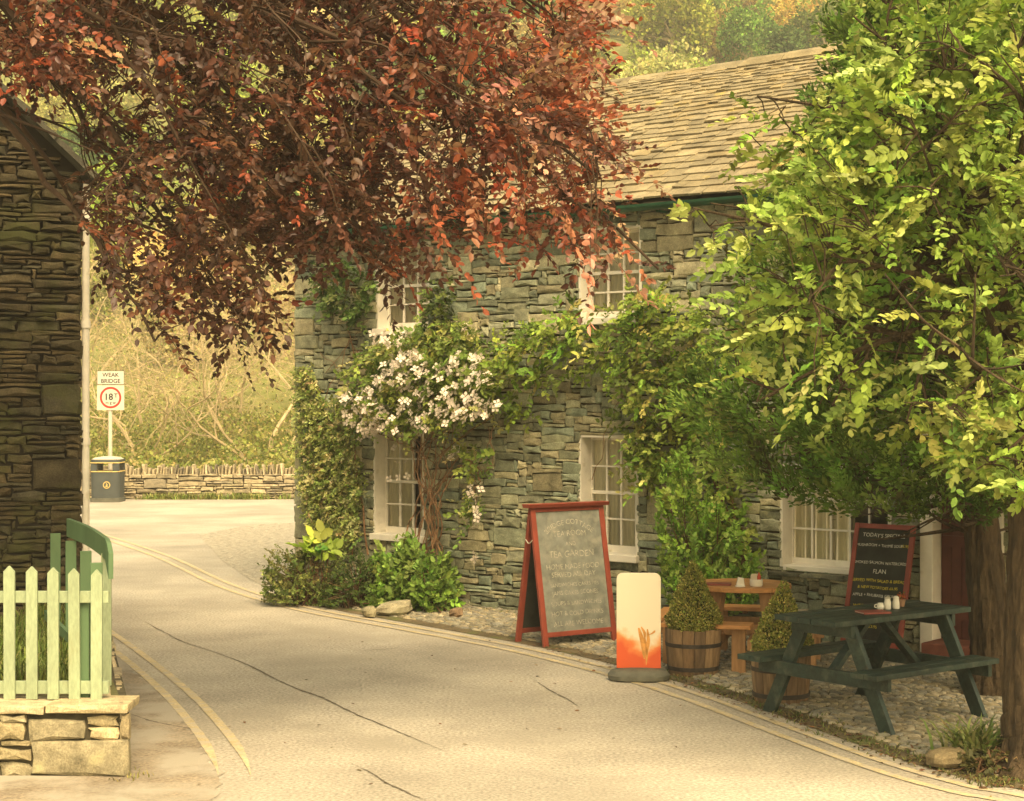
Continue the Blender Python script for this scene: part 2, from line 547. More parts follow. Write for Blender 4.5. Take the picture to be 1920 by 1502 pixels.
def poly_pts(poly, n):
    poly = np.asarray(poly, float)
    lo, hi = poly.min(0), poly.max(0)
    out = np.zeros((0, 2))
    while len(out) < n:
        q = rng.uniform(lo, hi, (n * 2, 2))
        out = np.vstack([out, q[in_poly(poly, q[:, 0], q[:, 1])]])
    return out[:n]


def smooth_curve(P, n):
    """Catmull-Rom through the points"""
    P = np.asarray(P, float)
    Q = np.vstack([2 * P[0] - P[1], P, 2 * P[-1] - P[-2]])
    out = []
    for i in range(1, len(Q) - 2):
        for t in np.linspace(0, 1, n, endpoint=False):
            out.append(0.5 * ((2 * Q[i]) + (-Q[i - 1] + Q[i + 1]) * t + (2 * Q[i - 1] - 5 * Q[i] + 4 * Q[i + 1] - Q[i + 2]) * t * t + (-Q[i - 1] + 3 * Q[i] - 3 * Q[i + 1] + Q[i + 2]) * t ** 3))
    out.append(P[-1])
    return np.array(out)


def sprays(A, D, nl, L, S, pal, plane=(0, 0, 1), pj=0.45, spread=0.9, jit=0.25, w=None, sj=0.2):
    """shoots from anchors A along D, each with nl leaves in a loose flat spray"""
    n = len(A)
    D = nrm(D)
    Pn = nrm(np.asarray(plane) + rng.normal(0, pj, (n, 3)))
    lat = nrm(np.cross(Pn, D))
    t = (np.arange(nl) + 0.5) / nl
    t = np.clip(t[None] + rng.normal(0, 0.05, (n, nl)), 0, 1)
    Ls = L * rng.uniform(0.6, 1.3, (n, 1))
    P = A[:, None] + D[:, None] * (Ls * t)[..., None]
    P[..., 2] -= 0.35 * (Ls * t ** 2) * 0.5
    sgn = np.where(np.arange(nl) % 2 == 0, 1.0, -1.0)[None, :] * np.ones((n, 1))
    ang = rng.normal(spread, 0.25, (n, nl)) * (1 - 0.6 * t ** 4)
    LD = D[:, None] * np.cos(ang)[..., None] + lat[:, None] * (sgn * np.sin(ang))[..., None] + rng.normal(0, 0.2, (n, nl, 3))
    LN = Pn[:, None] + rng.normal(0, 0.4, (n, nl, 3))
    Cb = pick(pal, n, jit, w)
    C = Cb[:, None] * np.exp(rng.normal(0, 0.18, (n, nl, 1)))
    Sz = S * rng.uniform(0.6, 1.15, (n, nl)) * (1 + rng.normal(0, sj * 0.5, (n, 1)))
    return P.reshape(-1, 3), LD.reshape(-1, 3), LN.reshape(-1, 3), np.abs(Sz).ravel(), C.reshape(-1, 3)


def text_mesh(mb, s, size, o, ax, mi=0, align='CENTER', arch=None, wob=0.0, lift=0.0, bold=0.0):
    cu = bpy.data.curves.new('t', 'FONT')
    cu.body = s
    cu.size = size
    cu.align_x = align
    cu.resolution_u = 3
    cu.offset = bold * size
    ob = bpy.data.objects.new('t', cu)
    me = bpy.data.meshes.new_from_object(ob)
    o = np.asarray(o, float); ax = np.asarray(ax, float)
    V = []
    for v in me.vertices:
        x, y = v.co.x, v.co.y
        if wob:
            y += wob * size * math.sin(x * 23 + size * 91) + wob * 0.6 * size * math.sin(x * 61 + 1)
            x += wob * 0.5 * size * math.sin(y * 90 + x * 40)
        if arch:
            a = x / arch
            x, y = (arch + y) * math.sin(a), (arch + y) * math.cos(a) - arch
        V.append(o + ax[0] * x + ax[1] * y + ax[2] * lift)
    mb.add(V, [tuple(p.vertices) for p in me.polygons], (1, 1, 1), mi)
    bpy.data.objects.remove(ob); bpy.data.curves.remove(cu); bpy.data.meshes.remove(me)
Zv = np.array([0, 0, 1.0])
# ================================================================== SETTING: terrain, road, paving
def hill_z(X, Y):
    Y = np.asarray(Y, float); X = np.asarray(X, float)
    a = np.clip(Y - 41.5, 0, 48.5) * 0.24
    b = np.clip(Y - 90, 0, None) * 0.40
    w = 0.6 * np.sin(X * 0.16 + 1.0) * np.sin(Y * 0.11) + 0.35 * np.sin(X * 0.37 + Y * 0.29)
    return np.where(Y > 41.5, a + b + w * np.clip((Y - 41.5) / 12, 0, 1.6), -0.06)

xs = np.linspace(-150, 150, 121); ys = np.concatenate([np.linspace(-40, 40, 17), np.linspace(41.5, 260, 111)])
gx, gy = np.meshgrid(xs, ys)
V = np.stack([gx, gy, hill_z(gx, gy)], -1).reshape(-1, 3)
nx = len(xs)
ii = np.arange(len(ys) - 1)[:, None] * nx + np.arange(nx - 1)[None]
Fq = np.stack([ii, ii + 1, ii + nx + 1, ii + nx], -1).reshape(-1, 4)
struct('ground', mesh_obj('ground', V, Fq, M['ground'], smooth=True))

mb = MB()
xs = np.linspace(-32, 32, 65); ys = np.linspace(-12, 38.7, 52)
for i in range(64):
    for k in range(51):
        mb.add([(xs[i], ys[k], 0), (xs[i + 1], ys[k], 0), (xs[i + 1], ys[k + 1], 0), (xs[i], ys[k + 1], 0)], [(0, 1, 2, 3)])
struct('road', mb, M['road'])

# right-hand road edge (runs with the double yellow lines)
EDGE = smooth_curve([gp(*q) for q in ((150, 992), (300, 1042), (420, 1097), (560, 1140), (760, 1178), (960, 1216), (1150, 1262), (1300, 1308), (1450, 1364), (1640, 1434), (1800, 1480), (1930, 1504))] + [np.array([4.2, 8.4, 0]), np.array([6.5, 7.0, 0])], 12)
EDGE[:, 2] = 0
LEDGE = smooth_curve([gp(*q) for q in ((160, 1165), (215, 1205), (255, 1235), (300, 1272), (345, 1313), (385, 1358), (418, 1402), (440, 1455))] + [np.array([-1.5, 9.6, 0]), np.array([-1.3, 8.2, 0])], 12)
LEDGE[:, 2] = 0


def offset(C, d):
    T = np.gradient(C, axis=0); T /= np.linalg.norm(T, axis=1)[:, None]
    Nn = np.stack([-T[:, 1], T[:, 0], 0 * T[:, 0]], 1)
    return C + Nn * d


def ribbon(mb, C, w, z, jit=0.006, col=(1, 1, 1)):
    d = rng.uniform(-jit, jit, (len(C), 2))
    T = np.gradient(C, axis=0); T /= np.linalg.norm(T, axis=1)[:, None] + 1e-9
    Nn = np.stack([-T[:, 1], T[:, 0], 0 * T[:, 0]], 1)
    w = np.broadcast_to(w, (len(C),))
    A = C + Nn * (w / 2 + d[:, 0])[:, None]; B = C - Nn * (w / 2 + d[:, 1])[:, None]
    A[:, 2] = B[:, 2] = z
    mb.add(list(A) + list(B), [(i, len(C) + i, len(C) + i + 1, i + 1) for i in range(len(C) - 1)], col)


for C, s in ((EDGE, 1), (LEDGE[:-24], 1)):
    mb = MB()
    for d in (-0.095, 0.095):
        ribbon(mb, offset(C, d), 0.066 * np.clip((len(C) - np.arange(len(C))) / (14 if C is not EDGE else 1), 0, 1), 0.0056, .003)
    struct('road_marking', mb, M['line'])


def road_crack(P, w0):
    C = smooth_curve([gp(*q) for q in P], 14)
    k = len(C)
    C[:, :2] += np.cumsum(rng.normal(0, 0.004, (k, 2)), 0) * np.sin(np.linspace(0, np.pi, k))[:, None]
    mb = MB()
    ribbon(mb, C, w0 * (0.35 + rng.uniform(0, 1, k)) * np.sin(np.linspace(0.08, np.pi - 0.08, k)), 0.0045, 0.002)
    struct('road_crack', mb, M['crack'])


road_crack(((350, 1205), (450, 1242), (540, 1284), (600, 1305), (660, 1334), (740, 1370), (840, 1412)), 0.02)
road_crack(((270, 1165), (330, 1198), (390, 1220)), 0.012)
road_crack(((655, 1430), (700, 1455), (760, 1485), (800, 1502)), 0.014)
road_crack(((670, 1222), (710, 1219), (755, 1214)), 0.014)
road_crack(((1000, 1275), (1045, 1305), (1090, 1330)), 0.014)
road_crack(((240, 1338), (280, 1352), (330, 1362), (380, 1370)), 0.02)

# tarmac strip between the low wall and the lines
mb = MB()
L = offset(LEDGE, -0.11)
L[:, :2] += .035 * np.sin(np.arange(len(L)) * 1.9)[:, None] * [1, .3] + rng.normal(0, .02, (len(L), 2))
Wp = np.array([(-4.6, 17.0, 0), (-3.7, 15.3, 0), (-3.0, 13.3, 0), (-2.31, 10.6, 0), (-2.31, 9.0, 0), (-2.3, 8.0, 0)])
Wl = np.stack([np.interp(L[:, 1], Wp[::-1, 1], Wp[::-1, 0]), L[:, 1], L[:, 2]], 1)
A, B = L.copy(), Wl.copy(); A[:, 2] = B[:, 2] = 0.0042
mb.add(list(A) + list(B), [(i, i + 1, len(A) + i + 1, len(A) + i) for i in range(len(A) - 1)])
struct('pavement', mb, M['tarmac'])

mb = MB()
mb.add([gp(*q) * [1, 1, 0] + Zv * .0042 for q in ((372, 1003), (470, 984), (560, 980), (600, 1060), (560, 1128), (470, 1088), (415, 1050))][::-1], [tuple(range(7))])
struct('gravel_patch', mb, M['gravel'])
mb = MB()
mb.add([(-6, 8.0, .0062), (-2.25, 8.0, .0062), (-2.25, 10.6, .0062), (-6, 10.6, .0062)], [(0, 1, 2, 3)])
struct('wall_foot_path', mb, M['tarmac'])

# bed of soil between the road edge and the house, with the cobbles set in it
inner = offset(EDGE, 0.24)
i0 = int(np.argmin(np.abs(EDGE[:, 1] - 19.9)))
far = [hp(u, 0, -0.3) for u in np.linspace(-5.4, 9.0, len(inner) - i0)]
A, B = np.array(inner[i0:]), np.array(far)
A[:, 2] = B[:, 2] = 0.004
mb = MB()
mb.add(list(A) + list(B), [(i, i + 1, len(A) + i + 1, len(A) + i) for i in range(len(A) - 1)])
struct('soil_bed', mb, M['soil'])

r = np.random.default_rng(5)
rects = pack(13.0, 7.5, 0.033, [], r, wide=(2, 4), hmax=2, jumbo=0.0)
mb = MB()
PALC = [(0.3, 0.26, 0.18), (0.25, 0.23, 0.17), (0.34, 0.3, 0.21), (0.2, 0.19, 0.14), (0.28, 0.24, 0.15), (0.23, 0.22, 0.18)]
Ein = offset(EDGE, 0.42)
for (x0, x1, z0, z1) in rects:
    p = hp(-5.0 + (x0 + x1) / 2, 0, (z0 + z1) / 2 - 0.02)
    if p[0] > 4.2 or p[1] > 21.5:
        continue
    k = int(np.argmin(((Ein[:, :2] - p[:2]) ** 2).sum(1)))
    T = Ein[min(k + 1, len(Ein) - 1)] - Ein[max(k - 1, 0)]
    side = T[0] * (p[1] - Ein[k][1]) - T[1] * (p[0] - Ein[k][0])
    if HY + EYE * F / p[1] > 1458 or abs(p[0] / p[1] * F) > 1250:
        continue
    if side < 0:
        continue
    w, h = (x1 - x0), (z1 - z0)
    n = 9
    ring = []
    a0 = r.uniform(0, 6.28)
    for i in range(n):
        t = a0 + 2 * math.pi * i / n
        q = (abs(math.cos(t)) ** 3.4 + abs(math.sin(t)) ** 3.4) ** (-1 / 3.4) * r.uniform(0.86, 1.05)
        ring.append((q * math.cos(t) * (w / 2 - 0.005), q * math.sin(t) * (h / 2 - 0.005)))
    top = r.uniform(0.01, 0.022); tl = r.normal(0, 0.05, 2)
    V = []
    for k2, zz in ((1.0, -0.01), (0.92, 0.55), (0.62, 0.9)):
        V += [p + HU * a * k2 - HN * b * k2 + Zv * (0.004 + max(-0.01, zz * top + (tl[0] * a + tl[1] * b) * (zz > 0))) for a, b in ring]
    V.append(p + Zv * (top + 0.004))
    Fs = []
    for lv in (0, 1):
        Fs += [(lv * n + i, (lv + 1) * n + i, (lv + 1) * n + (i + 1) % n, lv * n + (i + 1) % n) for i in range(n)]
    Fs += [(2 * n + i, 3 * n, 2 * n + (i + 1) % n) for i in range(n)]
    c = np.array(PALC[r.integers(len(PALC))]) * r.uniform(0.75, 1.25)
    mb.add(V, Fs, tuple(c))
struct('cobbled_apron', mb, M['cobble'], smooth=True, col=True)

# ================================================================== THE STONE HOUSE
house = thing('stone_house', 'two storey slate rubble house with white sash windows and climbing plants', 'house', HO, HA)
UL, UR, HEAVE = -4.64, 6.0, 4.12
CELL = 0.04


def snap(u, z):
    return UL + round((u - UL) / CELL) * CELL, round(z / CELL) * CELL


def opening(px0, px1, pt_, pb_):
    u0 = wz(px0, 700)[0]; u1 = wz(px1, 700)[0]
    z1 = wz(*pt_)[1]; z0 = wz(*pb_)[1]
    (u0, z0), (u1, z1) = snap(u0, z0), snap(u1, z1)
    return u0, u1, z0, z1


WIN = {
    'lower_mid': opening(1088, 1196, (1092, 818), (1092, 1036)),
    'lower_left': opening(704, 793, (708, 812), (708, 1000)),
    'upper_left': opening(706, 803, (708, 462), (708, 618)),
    'upper_mid': opening(1090, 1202, (1092, 428), (1092, 600)),
    'lower_right': opening(1465, 1668, (1467, 868), (1467, 1062)),
}
DOOR = (snap(wz(1727, 1000)[0], 0)[0], snap(wz(1880, 1000)[0], 0)[0], 0.0, 2.08)
openings = list(WIN.values()) + [DOOR]
holes = [(a - UL, b - UL, c, d) for a, b, c, d in openings]
r = np.random.default_rng(21)
quoins = [(0, .48, 0.0, .4), (0, .3, .4, .6), (0, .44, .6, 1.0), (0, .28, 1.0, 1.16), (0, .4, 1.16, 1.4), (0, .24, 1.4, 1.56), (0, .36, 2.2, 2.36), (0, .3, 2.52, 2.68), (0, .4, 2.84, 3.0), (0, .32, 3.0, 3.2), (0, .44, 3.2, 3.32), (0, .3, 3.48, 3.68)]
big = []
for px, py, w, h in ((1125, 905, .4, .28), (1180, 990, .0, 0), (1048, 530, .48, .28), (870, 700, .44, .2), (1212, 985, .36, .36), (1000, 920, .4, .2), (1230, 470, .44, .16), (1300, 440, .4, .2), (640, 960, .36, .3), (690, 930, .2, .4), (860, 520, .2, .2), (940, 560, .4, .12)):
    u, z = snap(*wz(px, py))
    if w and not any(h0[0] - .02 < u - UL + w and u - UL < h0[1] + .02 and h0[2] < z + h and z < h0[3] for h0 in holes):
        big.append((u - UL, u - UL + w, z, z + h))
W = UR - UL
rects = pack(W, HEAVE + 0.04, CELL, holes, r, wide=(3, 11), hmax=3, jumbo=0.025, given=quoins + big)
mb = MB()
masonry(mb, rects, hp(UL, 0), HU, Zv, -HN, PAL_HOUSE, r, gap=0.004, jit=0.014, rise=(0.0, 0.02), back=0.05, bev=.01)
holed(mb, W, HEAVE + 0.04, holes, hp(UL, 0), HU, Zv, -HN, -0.02, 1)
# the gable end beside the bin side of the road, and the plain back wall
DEPTH, RD, RZ = 6.0, 3.0, 6.14
rects = pack(DEPTH, RZ, 0.06, [], r, wide=(3, 9), hmax=3)
rects = [q for q in rects if q[3] < 4.12 + 0.62 * (3.0 - abs((q[0] + q[1]) / 2 - 3.0)) - 0.08]
masonry(mb, rects, hp(UL, 0), HN, Zv, -HU, PAL_HOUSE, r, back=0.05)
g = [hp(UL, 0, -y) + HU * 0.02 + Zv * z for y, z in ((0.02, 0), (0.02, 4.1), (3, 5.98), (6, 4.1), (6, 0))]
mb.add(g, [(0, 1, 2, 3, 4)], (1, 1, 1), 1)
b = [hp(UL + .02, 0, -6), hp(UR, 0, -6), hp(UR, 4.1, -6), hp(UL + .02, 4.1, -6)]
mb.add(b, [(0, 1, 2, 3)], (1, 1, 1), 1)
b = [hp(UR, 0, 0), hp(UR, 0, -6), hp(UR, 4.1, -6), hp(UR, 6.0, -3), hp(UR, 4.1, 0)]
mb.add(b, [(0, 1, 2, 3, 4)], (1, 1, 1), 1)
wall = mb.build('wall', [M['stone'], M['mortar']], house, col=True)

# roof of diminishing stone slates
SL = np.array([3.2, 0, 1.94]); SLEN = math.hypot(3.2, 1.94)
sd = HN * (3.2 / SLEN) + Zv * (1.94 / SLEN)
sn = -HN * (1.94 / SLEN) + Zv * (3.2 / SLEN)
E0 = hp(0, 4.2, 0.2)


def rp(u, s, h):
    return E0 + HU * u + sd * s + sn * h


mb = MB()
r = np.random.default_rng(31)
PALR = [(0.24, 0.2, 0.115), (0.22, 0.185, 0.11), (0.265, 0.22, 0.13), (0.23, 0.195, 0.12), (0.25, 0.2, 0.105), (0.195, 0.165, 0.1)]
s = 0.0
row = 0
while s < SLEN - 0.05:
    e = 0.175 - 0.085 * s / SLEN + r.uniform(-0.012, 0.012)
    u = UL - 0.16 - r.uniform(0, 0.2)
    while u < UR + 0.1:
        w = r.uniform(0.1, 0.28) * (1.1 - 0.35 * s / SLEN)
        a, b_ = max(u + 0.004, UL - 0.16), u + w - 0.004
        if b_ - a > 0.03:
            j0, j1 = r.normal(0, 0.006, 2) + r.normal(0, .014)
            sag = 0.02 * math.sin(u * 0.9 + 1.3) + 0.012 * math.sin(u * 2.3 + row)
            t0 = 0.022 + abs(r.normal(0, 0.008)); th = r.uniform(0.012, 0.026)
            s1 = min(s + e * 1.7, SLEN)
            P = [rp(a, s + j0 + sag, t0 - th + 0.004), rp(b_, s + j1 + sag, t0 - th + 0.004 + r.normal(0, .003)), rp(b_, s1, -0.012), rp(a, s1, -0.012),
                 rp(a, s + j0 + sag, t0 + 0.008), rp(b_, s + j1 + sag, t0 + 0.008 + r.normal(0, .004)), rp(b_, s1, 0.012), rp(a, s1, 0.012)]
            c = np.array(PALR[r.integers(len(PALR))]) * r.uniform(0.88, 1.13)
            mb.hexa(P, tuple(c))
        u += w
    s += e
    row += 1
mb.add([rp(UL - .14, 0.02, -0.03), rp(UR + .1, 0.02, -0.03), rp(UR + .1, SLEN, -0.03), rp(UL - .14, SLEN, -0.03)], [(0, 1, 2, 3)], (.05, .045, .03))
mb.add([hp(UL - .14, 6.1, -3), hp(UR + .1, 6.1, -3), hp(UR + .1, 4.1, -6.3), hp(UL - .14, 4.1, -6.3)], [(3, 2, 1, 0)], (.2, .17, .1))
roof = mb.build('roof', M['slate'], house, col=True)
mb = MB()
u = UL - 0.16
while u < UR:
    w = r.uniform(0.4, 0.62)
    dz = 0.03 * math.sin(u * 0.8) + r.normal(0, 0.006)
    for q in range(2):
        pass
    prof = [(-.17, -.085), (-.1, -.015), (0, .03), (.1, -.015), (.17, -.085), (.13, -.1), (0, -.02), (-.13, -.1)]
    c = np.array(PALR[r.integers(len(PALR))]) * r.uniform(0.85, 1.15)
    mb.prism([(a, b_) for a, b_ in prof], 0.006, w - 0.006, hp(u, 6.17 + dz, -3.0), (HN, Zv, HU), tuple(c))
    u += w
mb.build('ridge_tile_row', M['slate'], roof, col=True)

# gutter and fascia
mb = MB()
prof = []
for k in range(9):
    t = math.pi + math.pi * k / 8
    prof.append((0.26 + 0.062 * math.cos(t), 4.17 + 0.062 * math.sin(t)))
for k in range(9):
    t = 2 * math.pi - math.pi * k / 8
    prof.append((0.26 + 0.052 * math.cos(t), 4.17 + 0.052 * math.sin(t)))
mb.prism(prof, UL - 0.2, UR, HO, (-HN, Zv, HU))
for u in np.arange(UL, UR, 0.9):
    mb.box(hp(u, 4.1, 0.12), (0.03, 0.2, 0.02), (HU, HN, Zv))
mb.build('gutter', M['gutter'], house)


def sash(key, cols, rows, stl, str_, sill='white', curtain=True, mid=None, reveal=0.2):
    u0, u1, z0, z1 = WIN[key]
    d = -(reveal - 0.03)
    mb = MB()
    W_, T_ = u1 - u0, 0.05

    def bx(a, b, c, e, o0, o1):
        mb.box(hp((a + b) / 2, (c + e) / 2, (o0 + o1) / 2), (b - a, abs(o1 - o0), e - c), (HU, HN, Zv))
    bx(u0 + .001, u0 + stl, z0 + .001, z1 - .001, d, d - T_)
    bx(u1 - str_, u1 - .001, z0 + .001, z1 - .001, d, d - T_)
    bx(u0 + stl, u1 - str_, z1 - .05, z1 - .002, d, d - T_)
    bx(u0 + stl, u1 - str_, z0 + .002, z0 + .075, d, d - T_)
    a0, a1, b0, b1 = u0 + stl, u1 - str_, z0 + .075, z1 - .05
    m = rows // 2 if mid is None else mid
    for k in range(1, rows):
        z = b0 + (b1 - b0) * k / rows
        hh = 0.017 if k == m else 0.009
        bx(a0, a1, z - hh, z + hh, d - (0.0 if k == m else 0.008), d - T_ + 0.006)
    for k in range(1, cols):
        u = a0 + (a1 - a0) * k / cols
        for q in range(rows):
            za, zb = b0 + (b1 - b0) * q / rows + .009, b0 + (b1 - b0) * (q + 1) / rows - .009
            bx(u - .01, u + .01, za - .006, zb + .006, d - .010, d - T_ + .004)
    w = mb.build('window', M['white'], house)
    mb = MB()
    mb.add([hp(a, z, d - 0.03) for a, z in ((a0, b0), (a1, b0), (a1, b1), (a0, b1))], [(0, 1, 2, 3)])
    mb.build('pane', M['glass'], w)
    # painted reveal: jambs and head
    mb = MB()
    e = 0.012
    for a in (u0, u1):
        s_ = 1 if a == u0 else -1
        P = [hp(a + s_ * e, z0, 0.004), hp(a + s_ * e, z0, d), hp(a + s_ * e, z1, d), hp(a + s_ * e, z1, 0.004), hp(a - s_ * .02, z0, 0.004), hp(a - s_ * .02, z0, d), hp(a - s_ * .02, z1, d), hp(a - s_ * .02, z1, 0.004)]
        mb.hexa([P[0], P[1], P[5], P[4], P[3], P[2], P[6], P[7]])
    mb.box(hp((u0 + u1) / 2, z1 - 0.004, d / 2 + .002), (u1 - u0 - 2 * e - .002, reveal - .03, 0.03), (HU, HN, Zv))
    mb.build('reveal', M['white'], w)
    mb = MB()
    if sill == 'white':
        mb.box(hp((u0 + u1) / 2 + .01, z0 - .03, d / 2 + .03), (u1 - u0 + .05, reveal + .06, .075), (HU, HN, Zv))
        mb.build('sill', M['white'], w, bevel=0.008)
    else:
        mb.box(hp((u0 + u1) / 2 + .01, z0 - .005, d / 2 + .0), (u1 - u0 - .02, reveal, .05), (HU, HN, Zv))
        mb.build('sill', M['white'], w, bevel=0.006)
        mb = MB()
        masonry(mb, [(0, .34, 0, .05), (.34, .8, 0, .055), (.8, u1 - u0 + .25, 0, .05)], hp(u0 - .1, z0 - .09, .02), HU, Zv, -HN, [(0.13, 0.13, 0.09)], rng, rise=(.05, .09), back=.08)
        mb.build('slate_ledge', M['stone'], w, col=True)
    if curtain:
        mb = MB()
        segs = curtain
        for (f0, f1, wave) in segs:
            n = max(2, int((f1 - f0) * 60))
            ua, ub = a0 + (a1 - a0) * f0, a0 + (a1 - a0) * f1
            t = np.linspace(0, 1, n)
            top = [hp(ua + (ub - ua) * q, b1 + .05, d - .05 + wave * math.sin(q * (f1 - f0) * 55)) for q in t]
            bot = [hp(ua + (ub - ua) * q, b0 - .05, d - .05 + wave * math.sin(q * (f1 - f0) * 55 + .4)) for q in t]
            mb.add(top + bot, [(i, n + i, n + i + 1, i + 1) for i in range(n - 1)])
        mb.build('curtain', M['cloth'], w, smooth=False)
    return w


sash('lower_mid', 3, 4, .02, .15, curtain=[(-.05, .6, .012), (.66, 1.05, .012)])
sash('lower_left', 3, 4, .02, .13, curtain=[(-.05, .62, .012), (.8, 1.05, .01)])
sash('upper_left', 3, 4, .02, .12, curtain=[(-.05, 1.05, .008)])
sash('upper_mid', 3, 4, .02, .14, curtain=[(-.05, 1.05, .008)])
sash('lower_right', 5, 3, .02, .1, sill='slate', mid=2, curtain=[(-.02, .62, .025)])

M['step'] = mat('dull_red_step', (.16, .055, .035), .8, .3, 9, .3, 40)
# doorway: white jambs, a dark red plank door and a step
u0, u1, z0, z1 = DOOR
mb = MB()
for i in range(6):
    a = u0 + .13 + (u1 - u0 - .17) * i / 6
    b_ = u0 + .13 + (u1 - u0 - .17) * (i + 1) / 6
    mb.box(hp((a + b_) / 2, 1.0, -.14), (b_ - a - .006, .04, 1.9), (HU, HN, Zv))
for z in (.35, 1.0, 1.7):
    mb.box(hp((u0 + u1) / 2 + .045, z, -.112), (u1 - u0 - .2, .02, .1), (HU, HN, Zv))
dr = mb.build('door', M['reddark'], house)
mb = MB()
for a, b_ in ((u0 - .0, u0 + .125), (u1 - .05, u1 + .02)):
    mb.box(hp((a + b_) / 2, 1.02, -.06), (b_ - a, .2, 2.04), (HU, HN, Zv))
mb.box(hp((u0 + u1) / 2, 2.08, -.06), (u1 - u0, .2, .1), (HU, HN, Zv))
mb.build('door_frame', M['white'], dr, bevel=.006)
mb = MB()
mb.box(hp((u0 + u1) / 2 + .1, .07, .1), (u1 - u0 - .1, .42, .14), (HU, HN, Zv))
mb.build('doorstep', M['step'], dr, bevel=.01)

# ================================================================== COTTAGE GABLE beside the fence
cottage = thing('stone_cottage', 'dark slate cottage gable, tree shade painted into its stone, with a pale downpipe, behind the green fences', 'cottage', (-3.68, 15.0, 0))
r = np.random.default_rng(41)
O_ = np.array([-3.68, 15.0, 0.2])
given = [(0, .32, 1.92, 2.2), (0, .4, 1.28, 1.56), (0, .2, .8, 1.0), (.12, .6, .6, .8), (0, .4, 2.6, 2.72), (0, .32, 2.96, 3.08), (.08, .44, 3.28, 3.4)]
rects = pack(5.2, 6.6, 0.04, [], r, wide=(3, 10), hmax=2, jumbo=0.006, given=given[:2])
rects = [q for q in rects if q[3] < 3.92 + 0.96 * (2.6 - abs((q[0] + q[1]) / 2 - 2.6))]
mb = MB()
CA = math.radians(16.5)
CX_, CY_ = np.array([-math.cos(CA), -math.sin(CA), 0]), np.array([-math.sin(CA), math.cos(CA), 0])
masonry(mb, rects, O_, CX_, Zv, -CY_, PAL_SHADED, r, gap=0.006, jit=0.015, rise=(0, .035))
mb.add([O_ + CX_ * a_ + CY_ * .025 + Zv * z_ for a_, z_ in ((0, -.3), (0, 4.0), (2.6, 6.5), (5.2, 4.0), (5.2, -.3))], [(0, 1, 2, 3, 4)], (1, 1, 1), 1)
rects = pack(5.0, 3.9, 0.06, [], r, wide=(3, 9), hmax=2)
masonry(mb, rects, O_, CY_, Zv, -CX_, PAL_SHADED, r)
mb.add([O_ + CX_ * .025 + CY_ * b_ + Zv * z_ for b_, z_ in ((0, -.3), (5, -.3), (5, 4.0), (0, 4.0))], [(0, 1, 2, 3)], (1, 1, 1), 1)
mb.build('wall', [M['shadedstone'], M['dark']], cottage, col=True)
mb = MB()
for sgn in (-1, 1):
    cx = -6.28
    xe, ze = cx - sgn * -2.72, 4.12
    x1_, z1_ = cx, 4.12 + 2.72 * .96
    n_ = np.array([sgn * .96, 0, 1.0]) / math.hypot(.96, 1)
    for k in range(24):
        fa, fb = k / 24, (k + 1) / 24 + .02
        pa = np.array([xe + (x1_ - xe) * fa, 0, ze + (z1_ - ze) * fa]); pb = np.array([xe + (x1_ - xe) * fb, 0, ze + (z1_ - ze) * fb])
        ya = 14.86 + r.normal(0, .012)
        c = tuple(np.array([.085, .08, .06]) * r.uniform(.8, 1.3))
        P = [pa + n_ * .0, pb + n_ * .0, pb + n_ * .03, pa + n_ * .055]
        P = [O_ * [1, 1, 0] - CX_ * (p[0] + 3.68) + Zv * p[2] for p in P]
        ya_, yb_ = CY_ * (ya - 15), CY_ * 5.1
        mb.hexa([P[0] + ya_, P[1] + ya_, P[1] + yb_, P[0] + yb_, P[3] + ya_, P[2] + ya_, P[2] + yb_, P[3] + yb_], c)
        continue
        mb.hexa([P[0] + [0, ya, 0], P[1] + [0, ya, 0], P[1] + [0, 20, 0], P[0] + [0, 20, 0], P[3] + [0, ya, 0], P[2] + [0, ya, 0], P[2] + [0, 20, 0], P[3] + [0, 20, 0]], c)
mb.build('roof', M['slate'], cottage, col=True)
mb = MB()
mb.tube([(-3.645, 15.05, .3), (-3.646, 15.05, 2.2), (-3.645, 15.05, 4.0), (-3.62, 15.0, 4.1)], .033, 12)
for z in (.9, 1.9, 2.9, 3.8):
    mb.tube([(-3.645, 15.05, z - .03), (-3.645, 15.05, z + .03)], .041, 12)
mb.build('downpipe', M['white'], cottage, smooth=True)

# ================================================================== LOW GARDEN WALL, RAISED BED, FENCES
lowwall = thing('low_garden_wall', 'low wall of large rough stone blocks carrying the pale green picket fence', 'wall', (-3.2, 10.6, 0))
r = np.random.default_rng(51)
O_ = np.array([-2.31, 10.6, 0.0])
mb = MB()


def px_block(x0, x1, y0, y1):
    f = lambda x: -((x - CX) / F * 10.6) - 2.31
    z = lambda y: EYE - (y - HY) / F * 10.6
    return (f(x1), f(x0), z(y1), z(y0))


